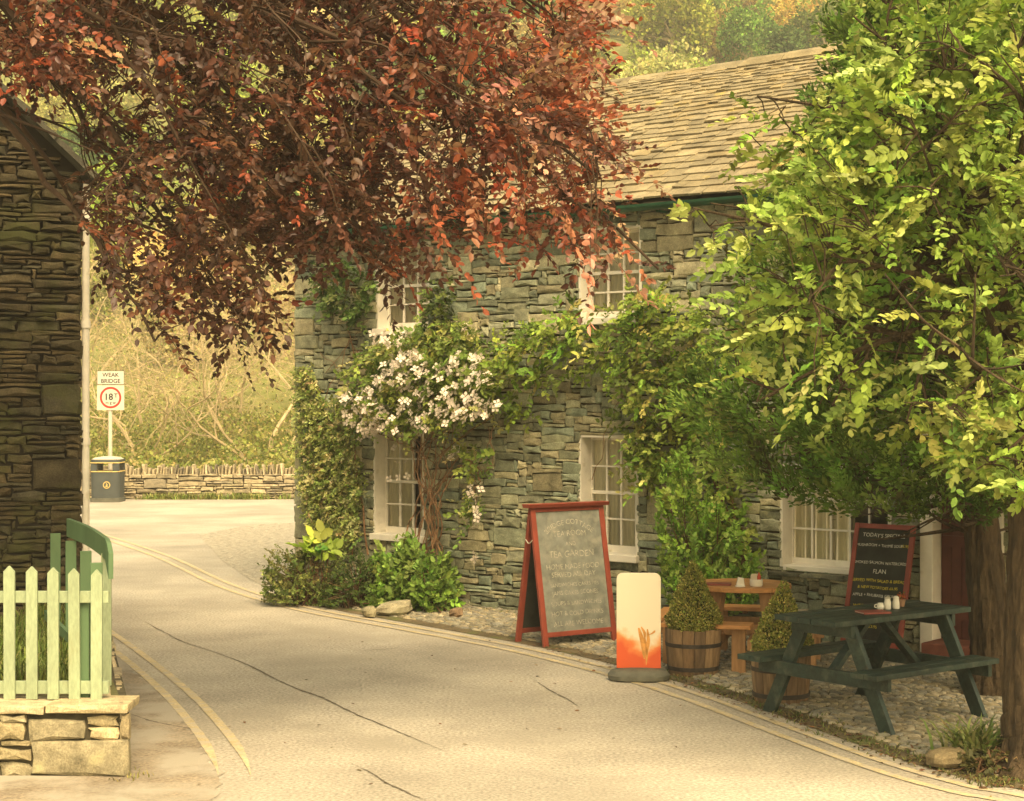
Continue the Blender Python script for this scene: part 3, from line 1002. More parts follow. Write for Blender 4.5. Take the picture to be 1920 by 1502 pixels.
bl = [px_block(*q) for q in ((62, 241, 1390, 1453), (0, 58, 1428, 1460), (0, 60, 1404, 1426), (0, 60, 1388, 1402), (52, 163, 1346, 1388), (166, 221, 1341, 1362), (168, 221, 1364, 1386), (224, 241, 1338, 1386), (0, 48, 1356, 1386), (0, 50, 1340, 1355))]
bl += [px_block(*q) for q in ((-120, -4, 1380, 1455), (-80, -4, 1340, 1378), (-180, -84, 1340, 1378), (-220, -124, 1380, 1455))]
bl = [(max(a, 0), b, max(c, 0.0), d) for a, b, c, d in bl]
masonry(mb, bl, O_, (-1, 0, 0), Zv, (0, -1, 0), [(.3, .255, .15), (.36, .3, .18), (.27, .24, .155), (.33, .27, .15)], r, gap=.004, jit=.016, rise=(.0, .03), bev=.02)
masonry(mb, [(a + 1.49, b, c, d) if False else (a + 1.53, b + 1.53, c, d) for a, b, c, d in pack(5.1, .43, .055, [], r, wide=(3, 9), hmax=3)], O_, (-1, 0, 0), Zv, (0, -1, 0), [(.3, .255, .15), (.36, .3, .18), (.27, .24, .155)], r, rise=(0, .03))
cp = [px_block(*q) for q in ((88, 243, 1320, 1337), (-40, 84, 1322, 1338), (-220, -44, 1321, 1338))]
masonry(mb, [(max(a, -.02), b, c, d) for a, b, c, d in cp], O_, (-1, 0, 0), Zv, (0, -1, 0), [(.4, .34, .22), (.37, .31, .19)], r, gap=.003, jit=.008, rise=(.03, .045), bev=.012, back=.3)
sdv = np.array([-.69, 2.7, 0]) / math.hypot(.69, 2.7)
sdn = np.array([sdv[1], -sdv[0], 0])
masonry(mb, pack(4.5, .44, .055, [], r, wide=(3, 8), hmax=3), O_, sdv, Zv, sdn, PAL_TAN, r, rise=(-.03, .0))
mb.build('stonework', M['stone'], lowwall, col=True)
mb = MB()
q = [O_ + [0, .02, 0], O_ + sdv * 4.5 - sdn * .03, np.array([-9, 15.1, 0]), np.array([-9, 10.62, 0])]
mb.add([p * [1, 1, 0] + Zv * z for z in (0, .425) for p in q], [(0, 1, 5, 4), (1, 2, 6, 5), (2, 3, 7, 6), (3, 0, 4, 7), (4, 5, 6, 7)])
mb.build('core', M['mortar'], lowwall)
mb = MB()
qq = [O_ + [-.12, .3, 0], O_ + sdv * 4.4 - sdn * .2, np.array([-8.9, 15.0, 0]), np.array([-8.9, 10.8, 0])]
mb.add([p * [1, 1, 0] + Zv * .429 for p in qq], [(0, 1, 2, 3)])
struct('garden_soil', mb, M['soil'])
mb = MB()
cs = [(0, .33), (.33, .9), (.9, 1.4), (1.4, 2.1), (2.1, 2.9)]
for a, b_ in cs:
    P = []
    for s_, o_ in ((max(a, .06) + .005, -.06), (b_ - .005, -.05), (b_ - .005, -.26), (a + .005, -.26)):
        P.append(O_ + sdv * s_ + sdn * (o_ - .04) + [0, .02, 0])
    P = [p * [1, 1, 0] + Zv * z for z in (.395, .438 + rng.normal(0, .004)) for p in P]
    mb.hexa(P, (.42, .36, .23))
mb.build('coping', M['stone'], lowwall, col=True, bevel=.006)

fence = thing('picket_fence', 'pale green picket fence of pointed boards on top of the low stone wall', 'fence', (-3.0, 10.75, .44))
FY = 10.78
for i, (xc, yt) in enumerate(((-105, 1061), (-65, 1061), (-24, 1061), (18, 1061), (60, 1062), (100, 1064), (140, 1066), (181, 1068))):
    X = (xc - CX) / F * FY
    zt = EYE - (yt - HY) / F * FY
    zb = EYE - (1311 - HY) / F * FY
    w = .0345
    mb = MB()
    sk = rng.normal(0, .002)
    mb.prism([(-w, zb), (w, zb), (w + sk, zt - .035), (.003 + sk, zt), (-.003 + sk, zt), (-w + sk, zt - .035)], -.011, .011, (X, FY, 0), ((1, 0, 0), Zv, (0, 1, 0)))
    mb.build('picket', M['mint'], fence, bevel=.002)
for y0, y1 in ((1109, 1131), (1278, 1302)):
    mb = MB()
    za, zb = EYE - (y1 - HY) / F * FY, EYE - (y0 - HY) / F * FY
    mb.box((-3.0, FY + .03, (za + zb) / 2), (1.05, .034, zb - za))
    mb.build('rail', M['mint'], fence, bevel=.003)
mb = MB()
Xp = (160 - CX) / F * (FY + .07)
mb.box((Xp, FY + .075, .72), (.055, .055, .6))
mb.build('post', M['jade'], fence, bevel=.003)

side = thing('board_fence', 'darker green board fence with a raised curved top rail, running back to the cottage corner', 'fence', (-2.9, 11.9, .44))
pts = [np.array(q) for q in ((-2.56, 10.98), (-2.80, 11.65), (-3.09, 12.4), (-3.45, 13.25), (-3.75, 13.9))]
dv = np.array([-.38, .92, 0]); dv /= np.linalg.norm(dv); dn = np.array([dv[1], -dv[0], 0])
for px_, yt in ((181, 1055), (161, 1033), (133, 1014), (104, 1000)):
    Y = 1.05 * F / (yt - HY)
    X = (px_ - CX) / F * Y
    mb = MB()
    mb.box((X, Y, .85), (.09, .026, .8), (dv * [1, 1, 0], dn, Zv))
    # boards turned a little towards the lane
    mb.v = []; mb.f = []; mb.c = []; mb.m = []
    ax0 = np.array([.9, .25, 0]); ax0 /= np.linalg.norm(ax0)
    mb.box((X, Y, .845), (.075, .025, .81), (ax0, np.array([-ax0[1], ax0[0], 0]), Zv))
    mb.build('board', M['jade'], side, bevel=.003)
C = smooth_curve([np.array([-2.50, 10.85, 0]), np.array([-2.72, 11.5, 0]), np.array([-2.98, 12.2, 0]), np.array([-3.27, 12.87, 0])], 6)
mb = MB()
n_ = len(C)
T = np.gradient(C, axis=0); T /= np.linalg.norm(T, axis=1)[:, None]
Nn = np.stack([T[:, 1], -T[:, 0], 0 * T[:, 0]], 1)
V = []
for i in range(n_):
    lo = 1.262 if i > 1 else 1.262 - .05 * (2 - i)
    hi = 1.395 - (.07 if i == 0 else .02 if i == 1 else 0)
    for o_, z in ((.012, lo), (.042, lo), (.042, hi), (.012, hi)):
        V.append(C[i] + Nn[i] * o_ + Zv * z)
Fs = [(4 * i + a, 4 * i + (a + 1) % 4, 4 * i + 4 + (a + 1) % 4, 4 * i + 4 + a) for i in range(n_ - 1) for a in range(4)] + [(3, 2, 1, 0), tuple(4 * (n_ - 1) + a for a in range(4))]
mb.add(V, Fs)
mb.build('top_rail', M['jade'], side, bevel=.003)
mb = MB()
mb.beam((-2.60, 11.05, .6), (-3.6, 13.6, .6), .03, .07)
mb.build('lower_rail', M['jade'], side)
mb = MB()
X = (200 - CX) / F * 11.25
mb.prism([(-.034, .44), (.03, .44), (.03, 1.33), (.02, 1.37), (-.034, 1.28)], -.012, .012, (X, 11.25, 0), ((1, 0, 0), Zv, (0, 1, 0)))
mb.build('end_board', M['mint'], side, bevel=.003)

# ================================================================== FAR DRY STONE WALL
farwall = thing('dry_stone_wall', 'long low dry stone wall with upright cope stones beyond the junction', 'wall', (-8, 38.9, 0))
r = np.random.default_rng(61)
mb = MB()
O_ = np.array([-16.0, 38.9, 0])
masonry(mb, pack(34, .56, .055, [], r, wide=(3, 11), hmax=2, jumbo=.01), O_, (1, 0, 0), Zv, (0, -1, 0), PAL_TAN, r, gap=.008, jit=.014, rise=(0, .06))
mb.box((1, 39.25, .27), (34, .6, .54), None, (.1, .08, .05))
mb.build('stonework', M['stone'], farwall, col=True)
mb = MB()
x = -16.0
while x < 6:
    w = r.uniform(.05, .1)
    h = r.uniform(.13, .26)
    lean = r.normal(0, .12)
    c = np.array(PAL_TAN[r.integers(len(PAL_TAN))]) * r.uniform(.85, 1.25)
    n = 7
    ring = [(w / 2 * math.cos(t) * r.uniform(.8, 1.1), .25 * math.sin(t)) for t in np.linspace(0, 2 * math.pi, n, endpoint=False)]
    V = [(x + a, 39.12 + b_, .52) for a, b_ in ring] + [(x + a * .8 + lean * h, 39.12 + b_ * .8, .52 + h * r.uniform(.8, 1.05)) for a, b_ in ring]
    mb.add(V, [(i, (i + 1) % n, n + (i + 1) % n, n + i) for i in range(n)] + [tuple(range(n, 2 * n))], tuple(c))
    x += w * .95
mb.build('cope_stone_row', M['stone'], farwall, col=True)
# ================================================================== A-BOARD (sandwich board)
bd = np.array([.62, .42, 0]); bd /= np.linalg.norm(bd)
bp_ = np.array([-bd[1], bd[0], 0])
FL = np.array([.285, 15.98, 0]); BW, BH, SP = .84, 1.27, .45
ab = thing('sandwich_board', 'tall red framed sandwich board with a dusty grey chalked face standing on the cobbles', 'sandwich board', FL + bd * BW / 2 + bp_ * SP / 2)
for side_, name in ((0, 'front'), (1, 'rear')):
    o = FL if side_ == 0 else FL + bp_ * SP
    top = FL + bp_ * SP / 2 + Zv * BH
    uz = (top - o) / np.linalg.norm(top - o)
    if side_:
        top = top + bp_ * .012
    HL = np.linalg.norm(top - o)
    un = np.cross(bd, uz)
    if side_: un = -un
    mb = MB()
    mb.box(o + bd * .0275 + uz * HL / 2, (.055, .032, HL - .005), (bd, un, uz))
    mb.box(o + bd * (BW - .0275) + uz * HL / 2, (.055, .032, HL - .005), (bd, un, uz))
    mb.box(o + bd * BW / 2 + uz * .11, (BW - .112, .03, .045), (bd, un, uz))
    mb.box(o + bd * BW / 2 + uz * (HL - .03), (BW - .112, .03, .05), (bd, un, uz))
    fr = mb.build('leaf_frame', M['redwood'], ab, bevel=.004)
    mb = MB()
    mb.box(o + bd * BW / 2 + uz * (.13 + (HL - .185) / 2) - un * .002, (BW - .11, .012, HL - .185), (bd, un, uz))
    pn = mb.build('chalkboard', M['chalkpale' if side_ == 0 else 'chalkdark'], ab)
    if side_ == 0:
        base = o + bd * BW / 2 + un * .0055
        ax = (bd, uz, un)
        zz = lambda f: base + uz * (HL - .055 - f * (HL - .185))
        mb = MB(); text_mesh(mb, 'BRIDGE COTTAGE', .068, zz(.11), ax, arch=.42, wob=.05); mb.build('chalk_lettering', M['chalk'], pn)
        for f, t, s in ((.21, 'TEA ROOM', .075), (.29, 'AND', .055), (.385, 'TEA GARDEN', .085), (.485, 'HOME MADE FOOD', .068), (.55, 'SERVED ALL DAY', .066), (.63, 'SANDWICHES CAKES PIES', .048), (.70, 'JAMS CAKES SCONES', .056), (.785, 'SOUPS & SANDWICHES', .055), (.87, 'HOT & COLD DRINKS', .06), (.955, 'ALL ARE WELCOME', .064)):
            mb = MB(); text_mesh(mb, t, s, zz(f), ax, wob=.05); mb.build('chalk_lettering', M['chalk'], pn)
mb = MB()
c = FL + bd * BW / 2 + bp_ * SP / 2
mb.prism([(-.05, 0), (.05, 0), (.065, .035), (-.065, .035)], -BW / 2 - .04, BW / 2 + .04, c + Zv * (BH - .012), (bp_, Zv, bd))
mb.build('top_cap', M['redwood'], ab, bevel=.004)
mb = MB()
q0, q1 = FL + bd * -.004 + bp_ * SP * .22 * .8 + Zv * BH * .74 - bp_ * .05, FL + bd * -.004 + bp_ * SP * .9 + Zv * BH * .74 - bp_ * .12
mb.tube(smooth_curve([FL - bd * .003 + bp_ * SP * .38 + Zv * BH * .76, FL - bd * .006 + bp_ * SP * .5 + Zv * BH * .735, FL - bd * .003 + bp_ * SP * .62 + Zv * BH * .76], 5), .005, 5)
mb.build('stay_cord', M['grey'], ab)

# ================================================================== SWING PAVEMENT SIGN
ps = thing('pavement_sign', 'cream swing sign with an orange printed wash on a dark grey oval base', 'pavement sign', (1.022, 14.2, 0), math.radians(-3))
mb = MB()
w, z0, z1, rr = .178, .095, .862, .05
poly = [(-w, z0), (w, z0)] + [(w - rr + rr * math.cos(t), z1 - rr + rr * math.sin(t)) for t in np.linspace(0, math.pi / 2, 6)] + [(-w + rr + rr * math.cos(t), z1 - rr + rr * math.sin(t)) for t in np.linspace(math.pi / 2, math.pi, 6)]
mb.prism(poly, -.011, .011, (0, 0, 0), ((1, 0, 0), Zv, (0, 1, 0)))
pp = mb.build('sign_panel', M['panel'], ps, bevel=.003, local=True)
M['motif'] = mat('printed_ochre', (.6, .29, .08), .6, .3, 20)
mb = MB()
for a, b_, w_ in (((.0, .42), (.045, .17), .02), ((.07, .41), (.06, .2), .014), ((.02, .43), (.05, .33), .012), ((.13, .40), (.075, .36), .012), ((.045, .36), (.06, .12), .01)):
    mid_ = ((a[0] + b_[0]) / 2 + .012, (a[1] + b_[1]) / 2)
    C = smooth_curve([(a[0], 0, a[1]), (mid_[0], 0, mid_[1]), (b_[0], 0, b_[1])], 5)
    n = len(C)
    ww = w_ * np.sin(np.linspace(.35, math.pi - .25, n))
    V = [(p[0] - q, -.0135, p[2]) for p, q in zip(C, ww)] + [(p[0] + q, -.0135, p[2]) for p, q in zip(C, ww)]
    mb.add(V, [(i, n + i, n + i + 1, i + 1) for i in range(n - 1)])
mb.build('printed_motif', M['motif'], pp, local=True)
mb = MB()
mb.lathe([(.2, 0), (.245, .012), (.25, .045), (.225, .075), (.16, .094), (.06, .1)], (0, 0, 0), 36, 1.0, .72, pw=2.4)
mb.build('sign_base', M['base'], ps, smooth=True, local=True)

# ================================================================== BARRELS AND CLIPPED CONES
def barrel(name, label, loc, H, rt, rb):
    t = thing(name, label, 'planter', loc, random.random(), 'oak half barrel planters')
    mb = MB()
    ns = 15
    ang = 0
    for k in range(ns):
        a0, a1 = 2 * math.pi * k / ns + .012, 2 * math.pi * (k + 1) / ns - .012
        c = np.array([(.2, .125, .065), (.25, .165, .09), (.16, .105, .06), (.22, .15, .085)][rng.integers(4)]) * rng.uniform(.8, 1.2)
        tl = H + rng.normal(0, .004)
        V = []
        n = 4
        for z, f in ((0, 0), (H * .33, .4), (H * .66, .75), (tl, 1.0)):
            R = rb + (rt - rb) * f + .006 * math.sin(math.pi * z / H)
            for q in range(n):
                a = a0 + (a1 - a0) * q / (n - 1)
                V.append((R * math.cos(a), R * math.sin(a), z))
            for q in range(n):
                a = a1 - (a1 - a0) * q / (n - 1)
                V.append(((R - .022) * math.cos(a), (R - .022) * math.sin(a), z))
        m_ = 2 * n
        Fs = [(i * m_ + j, i * m_ + (j + 1) % m_, (i + 1) * m_ + (j + 1) % m_, (i + 1) * m_ + j) for i in range(3) for j in range(m_)] + [tuple(range(3 * m_, 4 * m_))]
        mb.add(V, Fs, tuple(c))
    mb.build('stave_wall', M['barrel'], t, col=True, local=True)
    for z in (.1, .62):
        mb = MB()
        f = z * .95
        R = rb + (rt - rb) * f + .006
        mb.lathe([(R - .004, H * z), (R + .004, H * z), (R + .006 + (rt - rb) * .09, H * (z + .09)), (R - .004 + (rt - rb) * .09, H * (z + .09))], (0, 0, 0), 40)
        mb.build('hoop', M['hoop'], t, local=True, smooth=True)
    mb = MB()
    mb.lathe([(rt - .03, H - .05), (rt - .03, H - .03), (.02, H - .015)], (0, 0, 0), 24)
    mb.build('compost', M['soil'], t, local=True)
    return t


def cone_bush(name, label, loc, z0, z1, R, n, top=(0, 0)):
    t = thing(name, label, 'topiary', (loc[0], loc[1], z0), 0, 'clipped box cones in barrels')
    H = z1 - z0
    f = 1 - np.sqrt(rng.uniform(0, 1, n))
    a = rng.uniform(0, 2 * math.pi, n)
    prof = np.where(f < .18, .88 + .12 * np.sin(f / .18 * math.pi / 2), 1 - (f - .18) / .82 * .97)
    lump = 1 + .07 * np.sin(a * 3 + f * 9) + .05 * np.sin(a * 7 + f * 17 + 2)
    rad = R * prof * lump * rng.uniform(.8, 1.02, n)
    P = np.stack([loc[0] + rad * np.cos(a) + top[0] * f, loc[1] + rad * np.sin(a) + top[1] * f, z0 + f * H + rng.normal(0, .006, n)], 1)
    Nn = np.stack([np.cos(a), np.sin(a), .45 + 0 * a], 1)
    D = Nn * .8 + rng.normal(0, .6, (n, 3)) + [0, 0, .4]
    C = pick([(.24, .26, .06), (.4, .37, .1), (.3, .31, .07), (.5, .46, .15), (.15, .18, .045)], n, .25, [3, 3, 3, 1.3, 2])
    V, Fs, Cc = leaves(P, D, Nn + rng.normal(0, .5, (n, 3)), rng.uniform(.014, .026, n), C)
    mesh_obj('foliage', V, Fs, M['leaf'], t, vcol=Cc)
    mb = MB()
    mb.tube([(loc[0], loc[1], z0 - .03), (loc[0], loc[1], z0 + H * .3), (loc[0] + top[0] * .7, loc[1], z0 + H * .75)], (.02, .014, .005), 6)
    for k in range(40):
        z = rng.uniform(.1, .8); a = rng.uniform(0, 6.28); rr_ = R * (1 - z) * .85
        mb.tube([(loc[0], loc[1], z0 + H * z * .8), (loc[0] + rr_ * math.cos(a), loc[1] + rr_ * math.sin(a), z0 + H * z)], (.005, .002), 3)
    mb.build('stem', M['twigdark'], t)
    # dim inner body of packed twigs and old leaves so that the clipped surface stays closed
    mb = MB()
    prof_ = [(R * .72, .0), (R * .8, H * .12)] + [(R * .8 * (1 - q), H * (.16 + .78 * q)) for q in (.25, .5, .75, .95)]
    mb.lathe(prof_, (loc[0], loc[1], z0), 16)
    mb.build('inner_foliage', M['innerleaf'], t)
    return t


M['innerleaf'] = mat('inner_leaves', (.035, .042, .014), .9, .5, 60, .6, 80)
B1, B2 = (1.495, 14.52, .004), (2.02, 13.22, .004)
barrel('half_barrel', 'oak half barrel planter beside the cream swing sign', B1, .37, .232, .2)
barrel('half_barrel', 'oak half barrel planter standing behind the dark green picnic table', B2, .37, .222, .2)
cone_bush('topiary_cone', 'clipped box cone in the barrel beside the cream swing sign', B1, .35, .935, .228, 8500)
cone_bush('topiary_cone', 'clipped box cone in the barrel behind the dark green picnic table', B2, .35, .9, .222, 7500, (.02, 0))

# ================================================================== DARK GREEN PICNIC TABLE
ta = np.array([1.134, .88, 0]); ta /= np.linalg.norm(ta)
tb = np.array([ta[1], -ta[0], 0])
TC = np.array([2.6, 12.64, .0])
pt_ = thing('picnic_table', 'dark green painted picnic table with attached benches, standing on the cobbles nearest the road', 'picnic table', TC)
axt = (ta, -tb, Zv)
HT, LN = .75, 1.46


def tp(a, b, z):
    return TC + ta * a + tb * b + Zv * z


mb = MB()
for k in range(5):
    mb.box(tp(rng.normal(0, .003), -.232 + .116 * k, HT - .019 + rng.normal(0, .001)), (LN + rng.normal(0, .006), .109, .038), axt)
mb.build('table_top', M['bottle'], pt_, bevel=.004)
for sb in (-1, 1):
    mb = MB()
    for k in range(2):
        mb.box(tp(-.075, sb * (.475 + .118 * k), .411), (LN - .15, .112, .038), axt)
    mb.build('bench_seat', M['bottle'], pt_, bevel=.004)
for sa in (-1, 1):
    a = sa * .5
    for sb in (-1, 1):
        mb = MB()
        p0, p1 = tp(a, sb * .55, .0), tp(a, sb * .2, HT - .04)
        d = (p1 - p0) / np.linalg.norm(p1 - p0)
        s_ = np.cross(d, ta)
        ww = .052
        V = []
        for o_ in (-.021, .021):
            V += [p0 + tb * ww * 1.1 + ta * o_, p0 - tb * ww * 1.1 + ta * o_, p1 - tb * ww * 1.1 + ta * o_, p1 + tb * ww * 1.1 + ta * o_]
        mb.add(V, [(0, 1, 2, 3), (7, 6, 5, 4), (0, 4, 5, 1), (1, 5, 6, 2), (2, 6, 7, 3), (3, 7, 4, 0)])
        mb.build('leg', M['bottle'], pt_, bevel=.004)
    mb = MB()
    mb.box(tp(a + sa * .042, 0, .345), (.04, 1.2, .095), axt)
    mb.build('seat_bearer', M['bottle'], pt_, bevel=.004)
    mb = MB()
    mb.box(tp(a + sa * .042, 0, HT - .083), (.04, .56, .088), axt)
    mb.build('top_bearer', M['bottle'], pt_, bevel=.004)
    mb = MB()
    mb.beam(tp(a * .93, 0, .33), tp(a * .12, 0, HT - .05), .07, .04, ta * sa * .6 + Zv)
    mb.build('brace', M['bottle'], pt_, bevel=.003)

# ================================================================== ROUND PINE TABLE
RC = np.array([1.98, 15.12, 0.0]); th = math.radians(-14)
ra = np.array([math.cos(th), math.sin(th), 0]); rb_ = np.array([-math.sin(th), math.cos(th), 0])
rt_ = thing('round_picnic_table', 'varnished pine round picnic table with four separate bench seats by the house wall', 'picnic table', RC)
rq = lambda a, b, z: RC + ra * a + rb_ * b + Zv * z
HR = .68
mb = MB()
R = .415
for k in range(7):
    b0, b1 = -R + 2 * R * k / 7 + .002, -R + 2 * R * (k + 1) / 7 - .002
    bs = np.linspace(b0, b1, 7)
    wd = np.sqrt(np.clip(R * R - bs ** 2, .012, None))
    poly = [(w_, b_) for w_, b_ in zip(wd, bs)] + [(-w_, b_) for w_, b_ in zip(wd[::-1], bs[::-1])]
    mb.prism(poly, HR - .04, HR + rng.normal(0, .0007), RC, (ra, rb_, Zv))
mb.build('table_top', M['pine'], rt_, bevel=.003)
for sa in (-1, 1):
    for sb in (-1, 1):
        mb = MB()
        mb.beam(rq(sa * .30, sb * .2, .0), rq(sa * .2, sb * .13, HR - .04), .1, .045, rb_)
        mb.build('leg', M['pineleg'], rt_, bevel=.003)
for d0, d1, z in ((ra, rb_, .315), (rb_, ra, .25)):
    for o_ in (-.26, .26) if d0 is ra else (-.14, .14):
        mb = MB()
        mb.box(RC + d1 * (o_ if d0 is ra else o_) + Zv * z, (1.42, .04, .09), (d0, d1 if d0 is ra else -d1, Zv))
        mb.build('cross_beam', M['pineleg'], rt_, bevel=.003)
for k, (u, v) in enumerate(((ra, rb_), (rb_, -ra), (-ra, -rb_), (-rb_, ra))):
    c = RC + u * .62
    c2 = c + v * ((-.0) if k != 3 else -.22)
    mb = MB()
    for q in (-.062, .062):
        mb.box(c2 + u * q + Zv * .395, (.118, .74, .034), (u, v, Zv))
    st = mb.build('bench_seat', M['pine'], rt_, bevel=.004)
    for q in (-.26, .26):
        mb = MB()
        mb.box(c2 + v * q + Zv * .19, (.045, .115, .376), (u, v, Zv))
        mb.build('seat_leg', M['pineleg'], st, bevel=.003)


# ================================================================== THINGS ON THE TABLES
def menu(label, p, rot):
    t = thing('menu_booklet', label, 'menu', p, rot, 'menus on the tables')
    mb = MB()
    mb.box((0, 0, .003), (.15, .21, .004)); mb.box((0, 0, .0125), (.15, .21, .004)); mb.box((-.0748, 0, .008), (.004, .21, .013))
    mb.build('cover', M['menu'], t, local=True)
    mb = MB()
    mb.box((.001, 0, .0078), (.144, .204, .005))
    mb.build('pages', M['paper'], t, local=True)


menu('dark red menu booklet lying on the dark green picnic table', tp(-.13, .1, HT + .001), math.radians(105))
menu('dark red menu booklet lying on the round pine table', np.array([1.76, 14.99, HR + .001]), math.radians(80))


def onto(px, py, z):
    Y = (EYE - z) * F / (py - HY)
    return np.array([(px - CX) / F * Y, Y, z])


def shaker(label, p, k):
    t = thing('shaker', label, 'shaker', p, 0, 'shakers on the green table')
    mb = MB()
    mb.lathe([(.024, 0), (.027, .008), (.024, .05), (.02, .07), (.022, .075)], (0, 0, 0), 18)
    mb.build('shaker_body', M['ceramic'], t, smooth=True, local=True)
    mb = MB()
    mb.lathe([(.022, .0755), (.022, .082), (.014, .089), (.004, .091)], (0, 0, 0), 18)
    mb.build('shaker_cap', M['ceramic' if k else 'grey'], t, smooth=True, local=True)


shaker('white shaker with grey cap, next to the little jug on the green table', onto(1664, 1142, HT + .0005), 0)
shaker('all white shaker beside the one with a grey cap on the green table', onto(1680, 1141, HT + .0005), 1)
t = thing('milk_jug', 'small round white milk jug beside the shakers on the green table', 'jug', onto(1651, 1143, HT + .0005))
mb = MB()
mb.lathe([(.018, 0), (.027, .012), (.028, .025), (.02, .04), (.022, .048), (.018, .047), (.016, .04)], (0, 0, 0), 18)
mb.build('jug_body', M['ceramic'], t, smooth=True, local=True)
mb = MB()
mb.tube([(-.025, 0, .012), (-.042, 0, .018), (-.042, 0, .032), (-.022, 0, .04)], .004, 6)
mb.build('handle', M['ceramic'], t, local=True)
t = thing('flower_pot', 'small clay pot of reddish flowers behind the shakers on the green table', 'flower pot', onto(1690, 1137, HT + .0005))
M['clay'] = mat('clay', (.34, .2, .12), .85, .2, 20)
mb = MB()
mb.lathe([(.022, 0), (.03, .045), (.032, .045), (.032, .052), (.026, .052), (.024, .045)], (0, 0, 0), 16)
mb.build('pot', M['clay'], t, smooth=True, local=True)
n = 60
P = np.array([0, 0, .055]) + nrm(rng.normal(0, 1, (n, 3))) * rng.uniform(.01, .035, (n, 1)) * [1, 1, .8] + [0, 0, .02]
V, Fs, C = leaves(P, rng.normal(0, 1, (n, 3)), rng.normal(0, 1, (n, 3)), rng.uniform(.015, .025, n), pick([(.45, .09, .04), (.5, .16, .05), (.1, .14, .03)], n))
o = mesh_obj('blossom', V, Fs, M['leaf'], t, vcol=C, local=True)

t = thing('sauce_caddy', 'white pot holding a red sauce bottle and napkins on the round pine table', 'caddy', onto(1418, 1099, HR + .0005))
mb = MB()
mb.lathe([(.05, 0), (.056, .012), (.056, .06), (.052, .06), (.052, .02)], (0, 0, 0), 24)
mb.build('caddy_bowl', M['ceramic'], t, smooth=True, local=True)
mb = MB()
mb.lathe([(.016, .02), (.016, .085), (.008, .1), (.005, .115)], (.024, 0, 0), 14)
mb.build('sauce_bottle', M['sauce'], t, smooth=True, local=True)
mb = MB()
for k in range(4):
    mb.box((-.022 + .004 * k, .004 * k, .06), (.05, .004, .075 + .004 * k), None)
mb.build('napkin', M['paper'], t, local=True)
t = thing('napkin_holder', 'small white napkin holder beside the sauce pot on the round pine table', 'napkin holder', onto(1388, 1100, HR + .0005))
mb = MB()
mb.lathe([(.045, 0), (.045, .008), (.03, .014)], (0, 0, 0), 20)
mb.prism([(-.035, .012), (.035, .012), (.028, .075), (-.02, .08)], -.018, .018, (0, 0, 0), ((1, 0, 0), Zv, (0, 1, 0)))
mb.build('holder', M['ceramic'], t, local=True, bevel=.004)

# ================================================================== SPECIALS BOARD leaning at the wall
u0, zt0 = wz(1603, 980, .12); u1, zt1 = wz(1716, 987, .12)
ub0 = wz(1596, 1180, .38)[0]
sb_ = thing('specials_board', 'red framed blackboard of white and yellow chalk specials leaning at the house wall', 'blackboard', hp((u0 + u1) / 2, 0, .3))
o0 = hp(u0, .0, .40)
top0 = hp(u0, (zt0 + zt1) / 2, .10)
uz = (top0 - o0); HLb = np.linalg.norm(uz); uz /= HLb
ux = HU.copy()
un = np.cross(ux, uz)
Wb = u1 - u0
mb = MB()
for a in (.022, Wb - .022):
    mb.box(o0 + ux * a + uz * HLb / 2, (.045, .03, HLb), (ux, un, uz))
for b_ in (.1, HLb - .023):
    mb.box(o0 + ux * Wb / 2 + uz * b_, (Wb - .092, .028, .044), (ux, un, uz))
fr = mb.build('board_frame', M['redwood'], sb_, bevel=.003)
mb = MB()
mb.box(o0 + ux * Wb / 2 + uz * (.122 + (HLb - .168) / 2), (Wb - .09, .01, HLb - .168), (ux, un, uz))
pn = mb.build('chalkboard', M['chalkdark'], sb_)
ax = (ux, uz, un)
bs = o0 + ux * Wb / 2 + un * .0065
zz = lambda y: bs + uz * (HLb - (y - 980) * HLb / 232.0)
for y, t, s in ((1004, "TODAY'S SPECIALS", .05), (1021, 'MUSHROOM + THYME SOUP', .036), (1052, 'SMOKED SALMON WATERCRESS', .036), (1068, 'FLAN', .055), (1110, 'APPLE + RHUBARB CRUMBLE', .037)):
    mb = MB(); text_mesh(mb, t, s, zz(y) - (ux * .03 if 'SOUP' in t else 0), ax, wob=.06); mb.build('white_lettering', M['chalkwhite'], pn)
for y, t, s, dx in ((1020, '£3.95', .036, .215), (1084, 'SERVED WITH SALAD & BREAD', .038, 0), (1096, '& NEW POTATOES £6.95', .036, 0), (1130, 'WITH CUSTARD £3.50', .038, -.03), (1141, 'OR ICE CREAM', .036, 0), (1165, '£3.95', .036, 0)):
    mb = MB(); text_mesh(mb, t, s, zz(y) + ux * dx, ax, wob=.06); mb.build('yellow_lettering', M['chalkyellow'], pn)

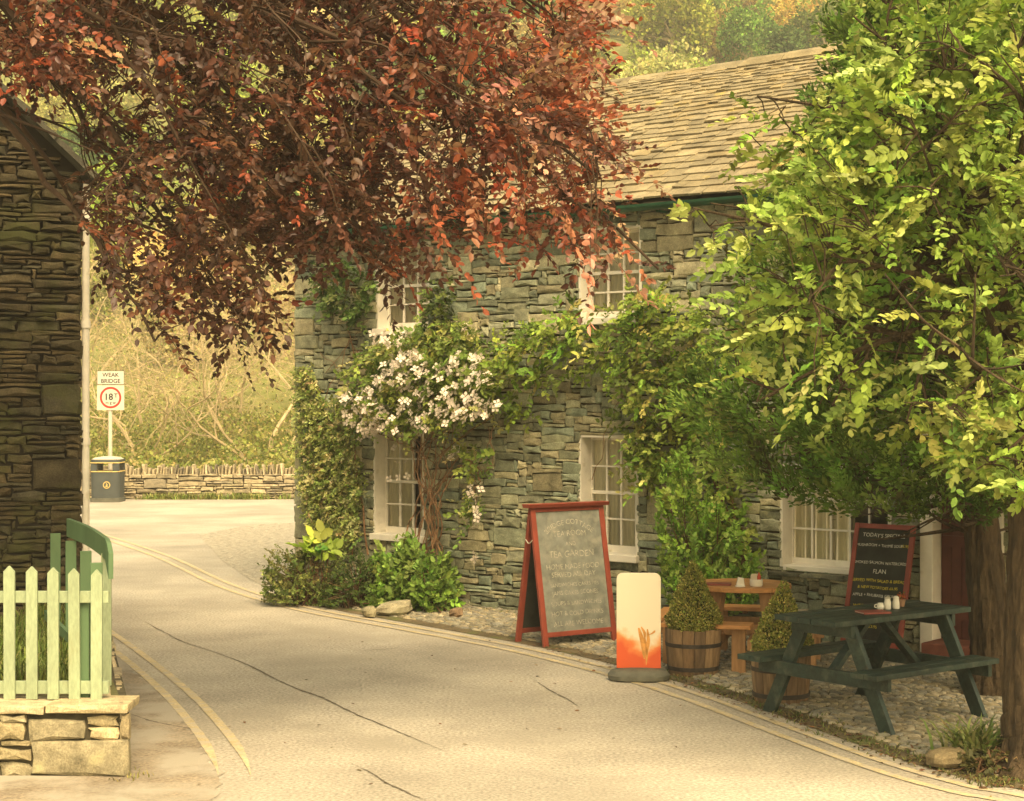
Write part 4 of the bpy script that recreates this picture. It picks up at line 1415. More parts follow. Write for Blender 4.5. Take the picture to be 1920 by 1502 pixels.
# ================================================================== ROAD SIGN AND LITTER BIN
SY = 38.45
X0, X1 = (182 - CX) / F * SY, (233 - CX) / F * SY
zf = lambda y: EYE - (y - HY) / F * SY
cx = (X0 + X1) / 2
rs = thing('road_sign', 'weak bridge weight limit sign with red ring, on a grey pole behind the bin', 'road sign', (cx, SY, 0))
mb = MB()
mb.tube([(cx - .02, SY + .05, 0), (cx - .02, SY + .05, zf(700))], .045, 14)
mb.build('pole', M['grey'], rs, smooth=True)
mb = MB()
mb.box((cx, SY, (zf(695) + zf(721)) / 2), (X1 - X0, .012, zf(695) - zf(721)))
p1 = mb.build('upper_plate', M['sign'], rs)
mb = MB()
t_ = .008
for (a, b_, c, d) in ((X0, X1, zf(695) - t_, zf(695)), (X0, X1, zf(721), zf(721) + t_), (X0, X0 + t_, zf(721) + t_, zf(695) - t_), (X1 - t_, X1, zf(721) + t_, zf(695) - t_)):
    mb.box(((a + b_) / 2, SY - .0075, (c + d) / 2), (b_ - a, .003, d - c))
axs = ((1, 0, 0), Zv, (0, -1, 0))
text_mesh(mb, 'WEAK', .125, (cx, SY - .0085, zf(706.5)), axs, bold=.015)
text_mesh(mb, 'BRIDGE', .125, (cx, SY - .0085, zf(718)), axs, bold=.015)
mb.build('lettering', M['signblack'], p1)
mb = MB()
mb.box((cx, SY, (zf(722.5) + zf(769)) / 2), (X1 - X0, .012, zf(722.5) - zf(769)))
p2 = mb.build('lower_plate', M['sign'], rs)
mb = MB()
zc = zf(745.5)
n = 40
V = [(cx + R * math.cos(2 * math.pi * k / n), SY - .008, zc + R * math.sin(2 * math.pi * k / n)) for R in (.235, .19) for k in range(n)]
mb.add(V, [(k, (k + 1) % n, n + (k + 1) % n, n + k) for k in range(n)])
mb.build('red_ring', M['signred'], p2)
mb = MB()
text_mesh(mb, '18', .2, (cx - .045, SY - .0085, zc - .05), axs, bold=.02)
text_mesh(mb, 'T', .13, (cx + .115, SY - .0085, zc - .0), axs, bold=.015)
text_mesh(mb, 'm g w', .09, (cx, SY - .0085, zc - .14), axs, bold=.01)
mb.build('lettering', M['signblack'], p2)

BX, BY = (202.5 - CX) / F * 37.9, 37.9
bn = thing('litter_bin', 'charcoal litter bin with gold bands and a hooded opening in front of the stone wall', 'litter bin', (BX, BY, 0))
mb = MB(); mb.lathe([(.33, 0), (.34, .09)], (BX, BY, 0), 40, pw=6); mb.build('plinth', M['base'], bn)
mb = MB(); mb.lathe([(.31, .09), (.32, .64)], (BX, BY, 0), 48, pw=6); mb.build('bin_body', M['bin'], bn, smooth=True)
for z in (.642, .83):
    mb = MB(); mb.lathe([(.322, z), (.33, z + .006), (.33, z + .018), (.322, z + .024)], (BX, BY, 0), 48, pw=6); mb.build('gold_band', M['gold'], bn)
for a, b_ in ((-1, -1), (1, -1), (1, 1), (-1, 1)):
    mb = MB(); mb.box((BX + a * .235, BY + b_ * .25, .748), (.14, .1, .165)); mb.build('corner_post', M['bin'], bn, bevel=.01)
mb = MB(); mb.lathe([(.318, .854), (.325, .9), (.32, .91)], (BX, BY, 0), 48, pw=6); mb.lathe([(.316, .91), (.25, .945), (.12, .965), (.02, .97)], (BX, BY, 0), 48, pw=4)
hood = mb.build('hood', M['bin'], bn, smooth=True)
mb = MB(); mb.lathe([(.318, .912), (.25, .948), (.12, .968), (.02, .973)], (BX, BY, .003), 48, pw=4); mb.build('hood_top', M['grey'], hood, smooth=True)
mb = MB()
for R, y in ((.075, .321), (.055, .324)):
    pass
V = [(BX + .045 + R * math.cos(2 * math.pi * k / 28), BY - .327, .37 + R * math.sin(2 * math.pi * k / 28)) for R in (.078, .058) for k in range(28)]
mb.add(V, [(k, (k + 1) % 28, 28 + (k + 1) % 28, 28 + k) for k in range(28)])
# small standing figure placing litter: a round head over a bent body
mb.add([(BX + .045 + q[0], BY - .327, .37 + q[1]) for q in ((-.03, -.04), (.025, -.04), (.015, .0), (.03, .01), (.0, .02), (-.012, .0))], [tuple(range(6))])
mb.add([(BX + .04 + .012 * math.cos(t), BY - .327, .40 + .012 * math.sin(t)) for t in np.linspace(0, 6.28, 9)[:-1]], [tuple(range(8))])
mb.build('badge', M['gold'], bn)


# ================================================================== ROCKS
def rock(label, c, s, rot, seed, col=(.3, .27, .17)):
    q = np.random.default_rng(seed)
    n, m = 9, 5
    V, Fs = [], []
    for i in range(m + 1):
        ph = -math.pi / 2 + math.pi * i / m
        for j in range(n):
            t = 2 * math.pi * j / n
            k = q.uniform(.82, 1.1)
            x = math.copysign(abs(math.cos(t)) ** .6, math.cos(t)) * math.cos(ph) ** .5 * k; y = math.copysign(abs(math.sin(t)) ** .6, math.sin(t)) * math.cos(ph) ** .5 * k; z = math.sin(ph)
            V.append((x * s[0], y * s[1], z * s[2] * (1 + .25 * x) + s[2]))
    for i in range(m):
        Fs += [(i * n + j, i * n + (j + 1) % n, (i + 1) * n + (j + 1) % n, (i + 1) * n + j) for j in range(n)]
    o = mesh_obj('rock', np.array(V), Fs, M['stone'], None, vcol=np.tile(col, (len(V), 1)))
    o.location = tuple(float(x) for x in c); o.rotation_euler = (q.normal(0, .08), q.normal(0, .08), rot)
    tag(o, label, 'rock', 'loose rocks at the foot of the house')
    return o


rock('wedge shaped grey slab under the broad leaved bush by the road edge', gp(742, 1153), (.17, .2, .075), -.5, 3, (.33, .3, .2))
rock('narrow tilted stone beside the wedge shaped slab', gp(692, 1158), (.07, .1, .06), .3, 4)
rock('small brown stone at the end of the broad leaved bush', gp(856, 1158), (.07, .07, .05), .8, 5, (.22, .15, .09))
rock('rough stone lump in the low planting round the strap leaved plant', gp(1772, 1440), (.13, .1, .06), .4, 6, (.2, .16, .09))
rock('pale stone at the wall foot behind the barrel cone', hp(wz(1508, 1160)[0], 0, .12), (.16, .1, .16), -.6, 8, (.3, .26, .18))
# ================================================================== TREES NEAR THE CAMERA
def nearest(A, Q):
    out = np.zeros(len(A), int)
    for i in range(0, len(A), 400):
        out[i:i + 400] = ((A[i:i + 400, None] - Q[None]) ** 2).sum(-1).argmin(1)
    return out


def twig_tubes(mb, A, Q, idx, r0=.007, r1=.003, sag=.15, every=1):
    for i in range(0, len(A), every):
        a, q = A[i], Q[idx[i]]
        L = np.linalg.norm(a - q)
        m1 = q + (a - q) * .35 + np.array([0, 0, sag * L]) + rng.normal(0, .05 * L, 3)
        m2 = q + (a - q) * .7 + np.array([0, 0, sag * L * .8]) + rng.normal(0, .04 * L, 3)
        mb.tube([q, m1, m2, a], [r0 * (1 + L * .4), r0 * .9, (r0 + r1) / 2, r1], 4, cap=False)


def rough_trunk(mb, C, R):
    # bark ridges: a finely divided tube with a fluted, knobbly radius
    k = 90
    t = np.linspace(0, len(C) - 1, k)
    C2 = np.stack([np.interp(t, np.arange(len(C)), C[:, i]) for i in range(3)], 1)
    R2 = np.interp(t, np.arange(len(C)), R)
    n = 40
    a = np.linspace(0, 2 * math.pi, n, endpoint=False)
    ph = rng.uniform(0, 6.28, 6)
    V = []
    for i in range(k):
        z = C2[i][2]
        f = 1 + .05 * np.sin(3 * a + ph[0] + z * .8) + .045 * np.sin(9 * a + ph[1] + 2.2 * np.sin(z * 2 + ph[2])) + .035 * np.sin(17 * a + ph[3] + 1.6 * np.sin(z * 5 + ph[4])) + .03 * np.sin(z * 23 + 4 * np.sin(a * 5 + ph[5])) + rng.normal(0, .012, n)
        f = f + .35 * np.clip(1 - z / .5, 0, 1) ** 2 * (1 + .5 * np.sin(4 * a + ph[1]))
        V += [C2[i] + R2[i] * f[j] * np.array([math.cos(a[j]), math.sin(a[j]), 0]) for j in range(n)]
    mb.add(V, [(i * n + j, i * n + (j + 1) % n, (i + 1) * n + (j + 1) % n, (i + 1) * n + j) for i in range(k - 1) for j in range(n)])


def seen_in(poly, q):
    return bool(in_poly(poly, np.array([CX + q[0] / q[1] * F]), np.array([HY - (q[2] - EYE) / q[1] * F]))[0])


CROWN = [(-500, -500), (1180, -500), (1145, -60), (1140, 25), (1105, 80), (1118, 120), (1150, 175), (1130, 230), (1178, 300), (1120, 350), (1148, 400), (1140, 440), (1250, 512), (1180, 518), (1110, 505), (1060, 462), (960, 462), (880, 440), (790, 470), (730, 535), (690, 470), (600, 462), (545, 470), (495, 530), (500, 600), (530, 655), (470, 640), (430, 640), (330, 660), (240, 640), (190, 560), (200, 470), (165, 400), (160, 240), (140, 170), (60, 150), (0, 130), (-500, 200)]

# ---- copper beech: trunk in the garden beside the frame, limbs reaching over the lane
bt = np.array([-6.3, 11.9, .42])
beech = thing('copper_beech', 'copper beech whose dark red leafy boughs hang over the lane', 'tree', bt)
fork = bt + [.5, -.2, 5.3]
ends = [(1120, 330, 10.9), (1235, 505, 11.4), (1100, 70, 11.2), (900, -260, 11.5), (930, 430, 12.2), (520, 640, 11.3), (290, 640, 10.9), (680, 470, 11.9), (430, 560, 12.6), (640, 120, 10.4), (380, 260, 10.2), (820, 250, 10.2), (200, 470, 12.8), (560, -250, 12.2), (180, -100, 10.6), (1000, 200, 12.4), (120, 60, 10.2), (760, 520, 11.0)]
mb = MB()
mb.tube(smooth_curve([bt - [0, 0, .1], bt + [.05, 0, 1.4], bt + [.25, -.05, 3.2], fork], 5), np.linspace(.3, .2, 16), 12)
limbs = []
for (x, y, Y) in ends:
    e = pt(x, y, Y)
    L = np.linalg.norm(e - fork)
    m1 = fork + (e - fork) * .3 + [0, 0, .16 * L + .1]
    m2 = fork + (e - fork) * .65 + [0, 0, .15 * L]
    C = smooth_curve([fork, m1, m2, e], 9)
    C[3:-1] += rng.normal(0, .025, (len(C) - 4, 3))
    limbs.append(C)
    mb.tube(C, np.linspace(.075, .008, len(C)) * (.7 + .05 * L), 7, cap=False)
    for k in range(6, len(C) - 1):
        d = nrm(C[k + 1] - C[k - 1]) + rng.normal(0, .65, 3) + [0, 0, -.1]
        q = C[k] + nrm(d) * rng.uniform(.5, 1.3)
        if not seen_in(CROWN, q): continue
        S = smooth_curve([C[k], (C[k] + q) / 2 + rng.normal(0, .08, 3) + [0, 0, .06], q], 5)
        limbs.append(S)
        mb.tube(S, np.linspace(.012, .004, len(S)), 4, cap=False)
        for k2 in (3, 6, 8):
            q2 = S[k2] + nrm(nrm(S[k2] - S[k2 - 2]) + rng.normal(0, .7, 3)) * rng.uniform(.3, .7)
            if not seen_in(CROWN, q2): continue
            S2 = smooth_curve([S[k2], (S[k2] + q2) / 2 + rng.normal(0, .04, 3), q2], 4)
            limbs.append(S2)
            mb.tube(S2, np.linspace(.006, .003, len(S2)), 3, cap=False)
Q = np.vstack(limbs)
xy = poly_pts(CROWN, 9000)
x, y = xy[:, 0], xy[:, 1]
pr = np.ones(len(x))
pr[(y < -10) | (x < -20)] = .38
pr[(x < 560) & (y > 330)] = 1.1
pr[(x < 560) & (y > 470)] = .75
pr[(x < 560) & (y > 600)] = .35
pr[(x > 700) & (y > 400)] = .55
pr[(x < 330) & (x > 90) & (y > 140) & (y < 330)] = .42
pr[(x < 430) & (x > 150) & (y > 300) & (y < 420)] = .75
pr[(x < 300) & (y > 550)] = 0
n2 = np.sin(x * .013 + 1) * np.sin(y * .017 + x * .004) + .6 * np.sin(x * .03 + y * .021)
pr *= np.clip(.85 + .42 * n2, .25, 1)
keep = rng.uniform(0, 1, len(x)) < pr * .7
x, y = x[keep], y[keep]
Yd = rng.uniform(9.9, 13.1, len(x))
A = np.stack([(x - CX) / F * Yd, Yd, EYE - (y - HY) / F * Yd], 1)
idx = nearest(A, Q)
D = nrm(A - Q[idx]) * .6 + rng.normal(0, .45, A.shape) + np.array([.35, -.15, -.25])
A0 = A - nrm(D) * .17
mbt = MB()
twig_tubes(mb, A0, Q, idx, .005, .0025, .1, 2)
for i in range(0, len(A0), 2):
    e = A0[i] + nrm(D[i]) * .3 + [0, 0, -.03]
    mb.tube([A0[i], (A0[i] + e) / 2 + [0, 0, .01], e], [.003, .0025, .0015], 3, cap=False)
mb.build('trunk', M['twigdark'], beech, smooth=False)
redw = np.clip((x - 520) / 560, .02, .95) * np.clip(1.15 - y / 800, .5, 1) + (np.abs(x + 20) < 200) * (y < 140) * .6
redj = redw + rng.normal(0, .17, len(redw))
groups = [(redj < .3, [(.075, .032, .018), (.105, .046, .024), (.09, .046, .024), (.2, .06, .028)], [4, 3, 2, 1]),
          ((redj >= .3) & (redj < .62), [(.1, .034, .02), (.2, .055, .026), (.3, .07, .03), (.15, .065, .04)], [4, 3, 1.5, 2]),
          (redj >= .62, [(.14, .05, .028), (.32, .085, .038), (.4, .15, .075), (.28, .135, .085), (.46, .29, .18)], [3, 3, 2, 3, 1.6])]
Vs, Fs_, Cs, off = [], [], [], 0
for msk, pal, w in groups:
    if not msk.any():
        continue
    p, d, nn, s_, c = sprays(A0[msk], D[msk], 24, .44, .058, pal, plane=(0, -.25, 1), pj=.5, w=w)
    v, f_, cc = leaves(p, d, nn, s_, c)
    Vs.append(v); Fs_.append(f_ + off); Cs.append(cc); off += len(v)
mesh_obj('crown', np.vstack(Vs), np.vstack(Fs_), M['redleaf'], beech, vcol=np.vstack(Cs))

# ---- conifer in front of the house
ct = np.array([3.62, 13.55, 0])
con = thing('cypress_tree', 'dense dark green cypress standing in front of the house beside the doorway', 'tree', ct)
prof_z = np.array([1.2, 1.45, 1.7, 2.0, 2.5, 3.0, 3.67, 4.56, 5.3, 6.5, 7.6])
prof_r = np.array([.8, 1.4, 1.95, 2.2, 2.15, 1.78, 1.42, 1.12, 1.0, .6, .1])
n = 4600
z = rng.uniform(1.36, 6.6, n); a = rng.uniform(0, 2 * math.pi, n)
R = np.interp(z, prof_z, prof_r)
R = R * (1 + .08 * np.sin(a * 5 + z * 3) + .08 * np.sin(a * 9 - z * 5) + .05 * np.sin(z * 11 + a * 3))
f_ = np.clip(1 - np.abs(rng.normal(0, .17, n)), .3, 1.0) - .06
P = np.stack([ct[0] + R * f_ * np.cos(a), ct[1] + R * f_ * .8 * np.sin(a), z], 1)
Nn = np.stack([np.cos(a), np.sin(a), 0 * a], 1)
D = nrm(Nn * .55 + rng.normal(0, .3, (n, 3)) + [0, 0, .6])
K = 46
t_ = rng.uniform(0, 1, (n, K))
L_ = rng.uniform(.2, .4, (n, 1))
off_ = nrm(np.cross(D[:, None], rng.normal(0, 1, (n, K, 3))))
rad_ = .085 * (1 - .75 * t_) * rng.uniform(.2, 1, (n, K))
Pp = P[:, None] + D[:, None] * (L_ * t_)[..., None] + off_ * rad_[..., None]
Dp = D[:, None] * .9 + off_ * .75 + rng.normal(0, .2, (n, K, 3))
Cp = pick([(.085, .155, .026), (.12, .21, .036), (.165, .265, .05), (.23, .32, .075), (.08, .085, .03)], n, .2, [3, 4, 3, 1.5, .8])[:, None] * (.8 + .5 * t_)[..., None] * np.exp(rng.normal(0, .15, (n, K, 1)))
V, Fs, Cc = leaves(Pp.reshape(-1, 3), Dp.reshape(-1, 3), rng.normal(0, 1, (n * K, 3)), rng.uniform(.04, .085, n * K), Cp.reshape(-1, 3), NEEDLE, NEEDLEF)
mesh_obj('crown', V, Fs, M['needle'], con, vcol=Cc)
mb = MB()
rough_trunk(mb, smooth_curve([ct + [.1, 0, -.05], ct + [.06, 0, .6], ct + [-.03, 0, 1.8], ct + [-.05, 0, 3.6], ct + [0, 0, 6.6]], 6), np.interp(np.linspace(0, 1, 25), [0, .12, .3, 1], [.2, .155, .145, .03]))
for k in range(130):
    z = rng.uniform(1.1, 5.5); a = rng.uniform(0, 6.28) if k % 3 else rng.uniform(2.6, 4.4)
    Rr = np.interp(z, prof_z, prof_r) * rng.uniform(.6, .95)
    s_ = ct + [0, 0, z]
    e = s_ + [Rr * math.cos(a), Rr * .8 * math.sin(a), rng.normal(.1, .15)]
    mb.tube(smooth_curve([s_, (s_ + e) / 2 + rng.normal(0, .08, 3) - [0, 0, .05], e], 4), np.linspace(.018, .004, 9), 4, cap=False)
mb.build('trunk', M['bark'], con)

LP = [(1240, 385), (1330, 375), (1400, 330), (1350, 215), (1410, 160), (1500, 230), (1600, 120), (1600, -150), (2250, -250), (2250, 1000), (1905, 925), (1850, 885), (1740, 850), (1680, 810), (1640, 740), (1570, 770), (1500, 760), (1420, 765), (1360, 655), (1345, 560), (1420, 520), (1330, 480), (1320, 420)]

# ---- light green broadleaf tree at the road side
lt = np.array([3.27, 10.75, 0])
ltree = thing('green_leaf_tree', 'light green broad leaved tree with fresh leaves reaching over the picnic table', 'tree', lt)
mb = MB()
tr = smooth_curve([lt + [0, 0, -.05], lt + [-.06, 0, .5], lt + [-.04, .02, 1.6], lt + [.05, .05, 2.9], lt + [.1, .05, 4.2]], 6)
rough_trunk(mb, tr, np.interp(np.linspace(0, 1, len(tr)), [0, .1, .5, 1], [.28, .215, .18, .1]))
limbs = [tr[10:]]
for (x, y, Y) in ((1300, 390, 10.6), (1420, 180, 10.8), (1600, 30, 10.3), (1360, 620, 10.9), (1440, 745, 10.6), (1560, 480, 10.0), (1700, 790, 10.2), (1860, 870, 9.9), (1500, 300, 11.2), (1720, 250, 9.7), (1850, 120, 9.6), (1650, 640, 10.8), (1880, 500, 9.5), (1560, 760, 11.0), (1760, -150, 10.2), (1500, -100, 11), (1800, 650, 9.4)):
    e = pt(x, y, Y)
    s_ = tr[rng.integers(12, len(tr))]
    L = np.linalg.norm(e - s_)
    C = smooth_curve([s_, s_ + (e - s_) * .35 + [0, 0, .08 * L] + rng.normal(0, .08, 3), s_ + (e - s_) * .7 + [0, 0, .08 * L] + rng.normal(0, .08, 3), e], 7)
    limbs.append(C)
    mb.tube(C, np.linspace(.032, .006, len(C)), 6, cap=False)
    for k in range(6, len(C) - 1, 2):
        q = C[k] + nrm(nrm(C[k + 1] - C[k - 1]) + rng.normal(0, .6, 3)) * rng.uniform(.3, .6)
        if not seen_in(LP, q): continue
        S = smooth_curve([C[k], (C[k] + q) / 2 + rng.normal(0, .04, 3), q], 4)
        limbs.append(S); mb.tube(S, np.linspace(.01, .004, len(S)), 4, cap=False)
Q = np.vstack(limbs)
xy = poly_pts(LP, 5200); x, y = xy[:, 0], xy[:, 1]
pr = np.ones(len(x))
pr[(x > 1930) | (y < -15)] = .45
pr[(x < 1760) & (y > 520)] = .3
pr[(x < 1450) & (y < 520)] = .28
pr[(x < 1500) & (y > 500)] = .24
pr[(x > 1540) & (x < 1760) & (y > 460) & (y < 560)] = .25
pr[(x < 1620) & (y > 300) & (y < 500) & (x > 1450)] = .8
pr[(x > 1700) & (y > 460) & (y < 700)] *= .6
n2 = np.sin(x * .02) * np.sin(y * .023 + x * .006) + .5 * np.sin(x * .041 + y * .03)
pr *= np.clip(.8 + .55 * n2, .1, 1)
keep = rng.uniform(0, 1, len(x)) < pr * .86
x, y = x[keep], y[keep]
Yd = rng.uniform(9.5, 11.5, len(x))
A = np.stack([(x - CX) / F * Yd, Yd, EYE - (y - HY) / F * Yd], 1)
idx = nearest(A, Q)
D = nrm(A - Q[idx]) * .7 + rng.normal(0, .45, A.shape) + np.array([-.3, -.2, -.05])
A0 = A - nrm(D) * .12
twig_tubes(mb, A0, Q, idx, .005, .0025, .08, 2)
mb.build('trunk', M['bark'], ltree)
p, d, nn, s_, c = sprays(A0, D, 19, .3, .06, [(.25, .34, .06), (.33, .41, .1), (.19, .285, .048), (.42, .46, .15), (.12, .2, .036)], plane=(0, -.35, 1), pj=.5, w=[4, 4, 3, 2, 1.5])
V, Fs, Cc = leaves(p, d, nn, s_, c)
mesh_obj('crown', V, Fs, M['leaf'], ltree, vcol=Cc)


# ================================================================== CLIMBERS ON THE HOUSE
def wall_cloud(poly, n, o0, o1):
    xy = poly_pts(poly, n)
    o = rng.uniform(0, 1, n) ** 1.3 * (o1 - o0) + o0
    P = np.zeros((n, 3))
    for i in range(n):
        u, z = wz(xy[i, 0], xy[i, 1], o[i])
        P[i] = hp(u, z, o[i])
    return P, o


def climber(name, label, cat, polys, pal, size, nl, L, leafm='leaf', stems=(), vine='vine', w=None, tm=(LEAF6, LEAF6F), group=None, hang=-.2, base=None):
    """polys: list of (pixel outline on the wall, how many shoots, nearest, farthest)"""
    Ps = [wall_cloud(pl, n, a, b) for pl, n, a, b in polys]
    P = np.vstack([q[0] for q in Ps])
    if base is None:
        k = int(P[:, 2].argmin())
        base = P[k] * [1, 1, 0] + [0, 0, 0]
    t = thing(name, label, cat, base, HA, group)
    D = -HN * .5 + rng.normal(0, .6, P.shape) + [0, 0, hang]
    p, d, nn, s_, c = sprays(P, D, nl, L, size, pal, plane=tuple(-HN * .9 + Zv * .7), pj=.4, w=w)
    V, Fs, Cc = leaves(p, d, nn, s_, c, *tm)
    mesh_obj('foliage', V, Fs, M[leafm], t, vcol=Cc)
    if stems:
        mb = MB()
        for pts, r0, r1, o in stems:
            C = []
            for (x, y) in pts:
                u, z = wz(x, y, o)
                C.append(hp(u, max(z, 0), o))
            C = smooth_curve(C, 6)
            C[1:-1] += rng.normal(0, .012, (len(C) - 2, 3))
            mb.tube(C, np.linspace(r0, r1, len(C)), 6, cap=False)
        mb.build('stem', M[vine], t)
    return t


GREENS = [(.15, .22, .04), (.2, .27, .055), (.26, .31, .07), (.12, .18, .036), (.33, .33, .12)]
st = []
for k in range(16):
    b = (rng.uniform(770, 835), 1045)
    m1 = (rng.uniform(785, 835), rng.uniform(930, 980)); m2 = (rng.uniform(775, 850), rng.uniform(850, 900)); e = (rng.uniform(660, 930), rng.uniform(690, 800))
    st.append(((b, m1, m2, e), rng.uniform(.005, .013), .004, rng.uniform(.06, .3)))
st += [(((748, 1035), (765, 985), (790, 930), (800, 870), (770, 800)), .011, .005, .2), (((775, 1040), (780, 1000), (810, 940), (850, 880), (905, 860), (925, 800)), .01, .005, .22),
       (((820, 960), (850, 890), (890, 870), (900, 905), (895, 880)), .008, .004, .26), (((815, 930), (865, 860), (910, 885), (925, 860), (915, 800)), .008, .004, .25),
       (((800, 860), (750, 830), (705, 805), (690, 780)), .008, .004, .25), (((880, 860), (890, 900), (892, 960), (878, 1000)), .005, .003, .28), (((815, 640), (812, 600), (835, 560)), .007, .004, .08),
       (((870, 790), (875, 700), (870, 610)), .006, .003, .1)]
clem = climber('clematis', 'white flowering clematis climbing over the ground floor window nearest the house corner', 'climbing plant',
               [([(640, 760), (655, 690), (700, 640), (760, 612), (850, 605), (885, 645), (930, 690), (935, 765), (890, 785), (800, 800), (740, 805), (690, 795)], 620, .08, .5),
                ([(850, 600), (875, 595), (900, 650), (880, 680), (845, 640)], 40, .05, .2), ([(850, 840), (925, 840), (925, 870), (870, 880)], 26, .2, .3), ([(875, 890), (905, 890), (890, 1000), (872, 1000)], 18, .24, .32)],
               GREENS, .06, 12, .24, stems=st)
FL_P = [(([(740, 700), (850, 662), (905, 665), (938, 760), (925, 785), (860, 795), (730, 812), (735, 770)]), 180, .4, .76), ([(700, 705), (740, 660), (790, 655), (800, 690), (760, 720), (700, 745), (690, 715)], 70, .42, .7), ([(632, 745), (690, 725), (735, 790), (700, 815), (640, 795)], 85, .42, .66),
        ([(695, 620), (760, 615), (780, 640), (700, 655)], 34, .3, .55), ([(664, 800), (706, 810), (700, 830), (670, 825)], 10, .2, .35), ([(878, 895), (905, 895), (902, 930), (893, 995), (870, 998), (880, 930)], 16, .27, .34), ([(842, 838), (860, 838), (860, 862), (845, 862)], 5, .28, .32), ([(874, 1034), (896, 1034), (896, 1050), (874, 1050)], 3, .28, .32), ([(862, 605), (878, 605), (885, 645), (865, 645)], 8, .1, .2), ([(598, 530), (640, 530), (640, 560), (598, 560)], 5, .15, .25), ([(720, 840), (770, 840), (765, 900), (725, 905)], 6, .12, .25)]
P = np.vstack([wall_cloud(*q)[0] for q in FL_P])
n = len(P)
D = rng.normal(0, 1, (n, 3)); Nn = -HN + [0, 0, .45] + rng.normal(0, .35, (n, 3))
FT = []
for k in range(4):
    a = math.pi / 2 * k
    for (r_, t_) in ((.05, 0), (.7, .6), (1.0, .02), (.7, -.58)):
        FT.append((r_ * math.cos(a + t_) * .5, r_ * math.sin(a + t_) * .5, .05 + .1 * (r_ > .5)))
V, Fs, Cc = leaves(P, D, Nn, rng.uniform(.085, .115, n), np.ones((n, 3)), np.array(FT), np.arange(16).reshape(4, 4))
o = mesh_obj('blossom', V, Fs, M['petal'], clem); o['kind'] = 'stuff'

climber('ivy', 'pale yellow green ivy creeping up the outer corner of the house', 'climbing plant',
        [([(556, 690), (585, 680), (598, 740), (625, 790), (665, 830), (682, 900), (672, 1000), (640, 1045), (600, 1020), (575, 960), (560, 860)], 1500, .03, .14), ([(598, 740), (660, 760), (700, 810), (660, 830), (620, 790)], 120, .02, .1)],
        [(.36, .41, .13), (.42, .45, .18), (.27, .33, .09), (.45, .42, .19), (.19, .25, .06)], .045, 7, .1, stems=[(((640, 1050), (630, 950), (600, 850), (575, 720)), .012, .005, .03), (((660, 1045), (665, 950), (640, 830)), .01, .004, .03)], base=hp(wz(640, 1110)[0], 0, .05))
climber('wall_vine', 'small dark green vine tuft beside the upper window nearest the house corner', 'climbing plant',
        [([(588, 560), (600, 505), (650, 492), (702, 505), (705, 560), (690, 600), (660, 612), (640, 580), (610, 590)], 150, .05, .3)],
        [(.06, .11, .025), (.09, .14, .03), (.12, .16, .05)], .06, 10, .18, stems=[(((690, 1040), (660, 800), (668, 700), (650, 600), (645, 540)), .012, .005, .05), (((690, 700), (655, 640), (640, 690), (600, 660)), .005, .003, .06), (((600, 760), (640, 690), (690, 640)), .004, .003, .06), (((610, 700), (650, 650), (690, 600)), .004, .003, .05)])
climber('wall_vine', 'narrow green vine between the two upper windows, just above the clematis', 'climbing plant',
        [([(805, 540), (845, 520), (852, 560), (840, 600), (815, 640), (800, 610)], 60, .05, .22)],
        [(.09, .14, .03), (.14, .18, .04), (.07, .1, .03)], .055, 10, .16, stems=[(((812, 650), (818, 600), (835, 545)), .008, .004, .06)], base=hp(wz(812, 660)[0], wz(812, 660)[1], .02))
cre_st = [(((1395, 1150), (1380, 1000), (1330, 880), (1300, 750), (1200, 650), (1050, 640), (950, 680)), .018, .005, .1), (((1400, 1150), (1390, 1000), (1340, 850), (1310, 700), (1280, 600)), .016, .005, .08), (((1330, 880), (1260, 800), (1180, 760)), .006, .003, .12), (((1340, 860), (1290, 800), (1230, 720), (1160, 700)), .006, .003, .12), (((1110, 900), (1150, 780), (1190, 700)), .004, .003, .08)]
climber('leafy_creeper', 'glossy green creeper spreading across the middle of the house wall under the upper windows', 'climbing plant',
        [([(905, 680), (945, 635), (1000, 598), (1080, 585), (1120, 600), (1180, 548), (1260, 550), (1330, 585), (1365, 640), (1350, 720), (1310, 760), (1230, 755), (1175, 715), (1120, 690), (1060, 700), (985, 715), (930, 730)], 450, .06, .5),
         ([(1130, 740), (1200, 750), (1340, 760), (1340, 850), (1260, 870), (1200, 850)], 110, .04, .3), ([(940, 730), (1000, 730), (985, 770), (950, 770)], 14, .05, .15), ([(1290, 760), (1350, 760), (1420, 1000), (1370, 1060), (1310, 880)], 80, .04, .25), ([(1180, 830), (1240, 830), (1250, 900), (1200, 920)], 50, .04, .25)],
        [(.17, .26, .038), (.22, .31, .05), (.29, .35, .07), (.4, .4, .12), (.11, .17, .032)], .066, 12, .24, stems=cre_st, w=[3, 4, 3, 1.2, 2], base=hp(wz(1395, 1180)[0], 0, .1))


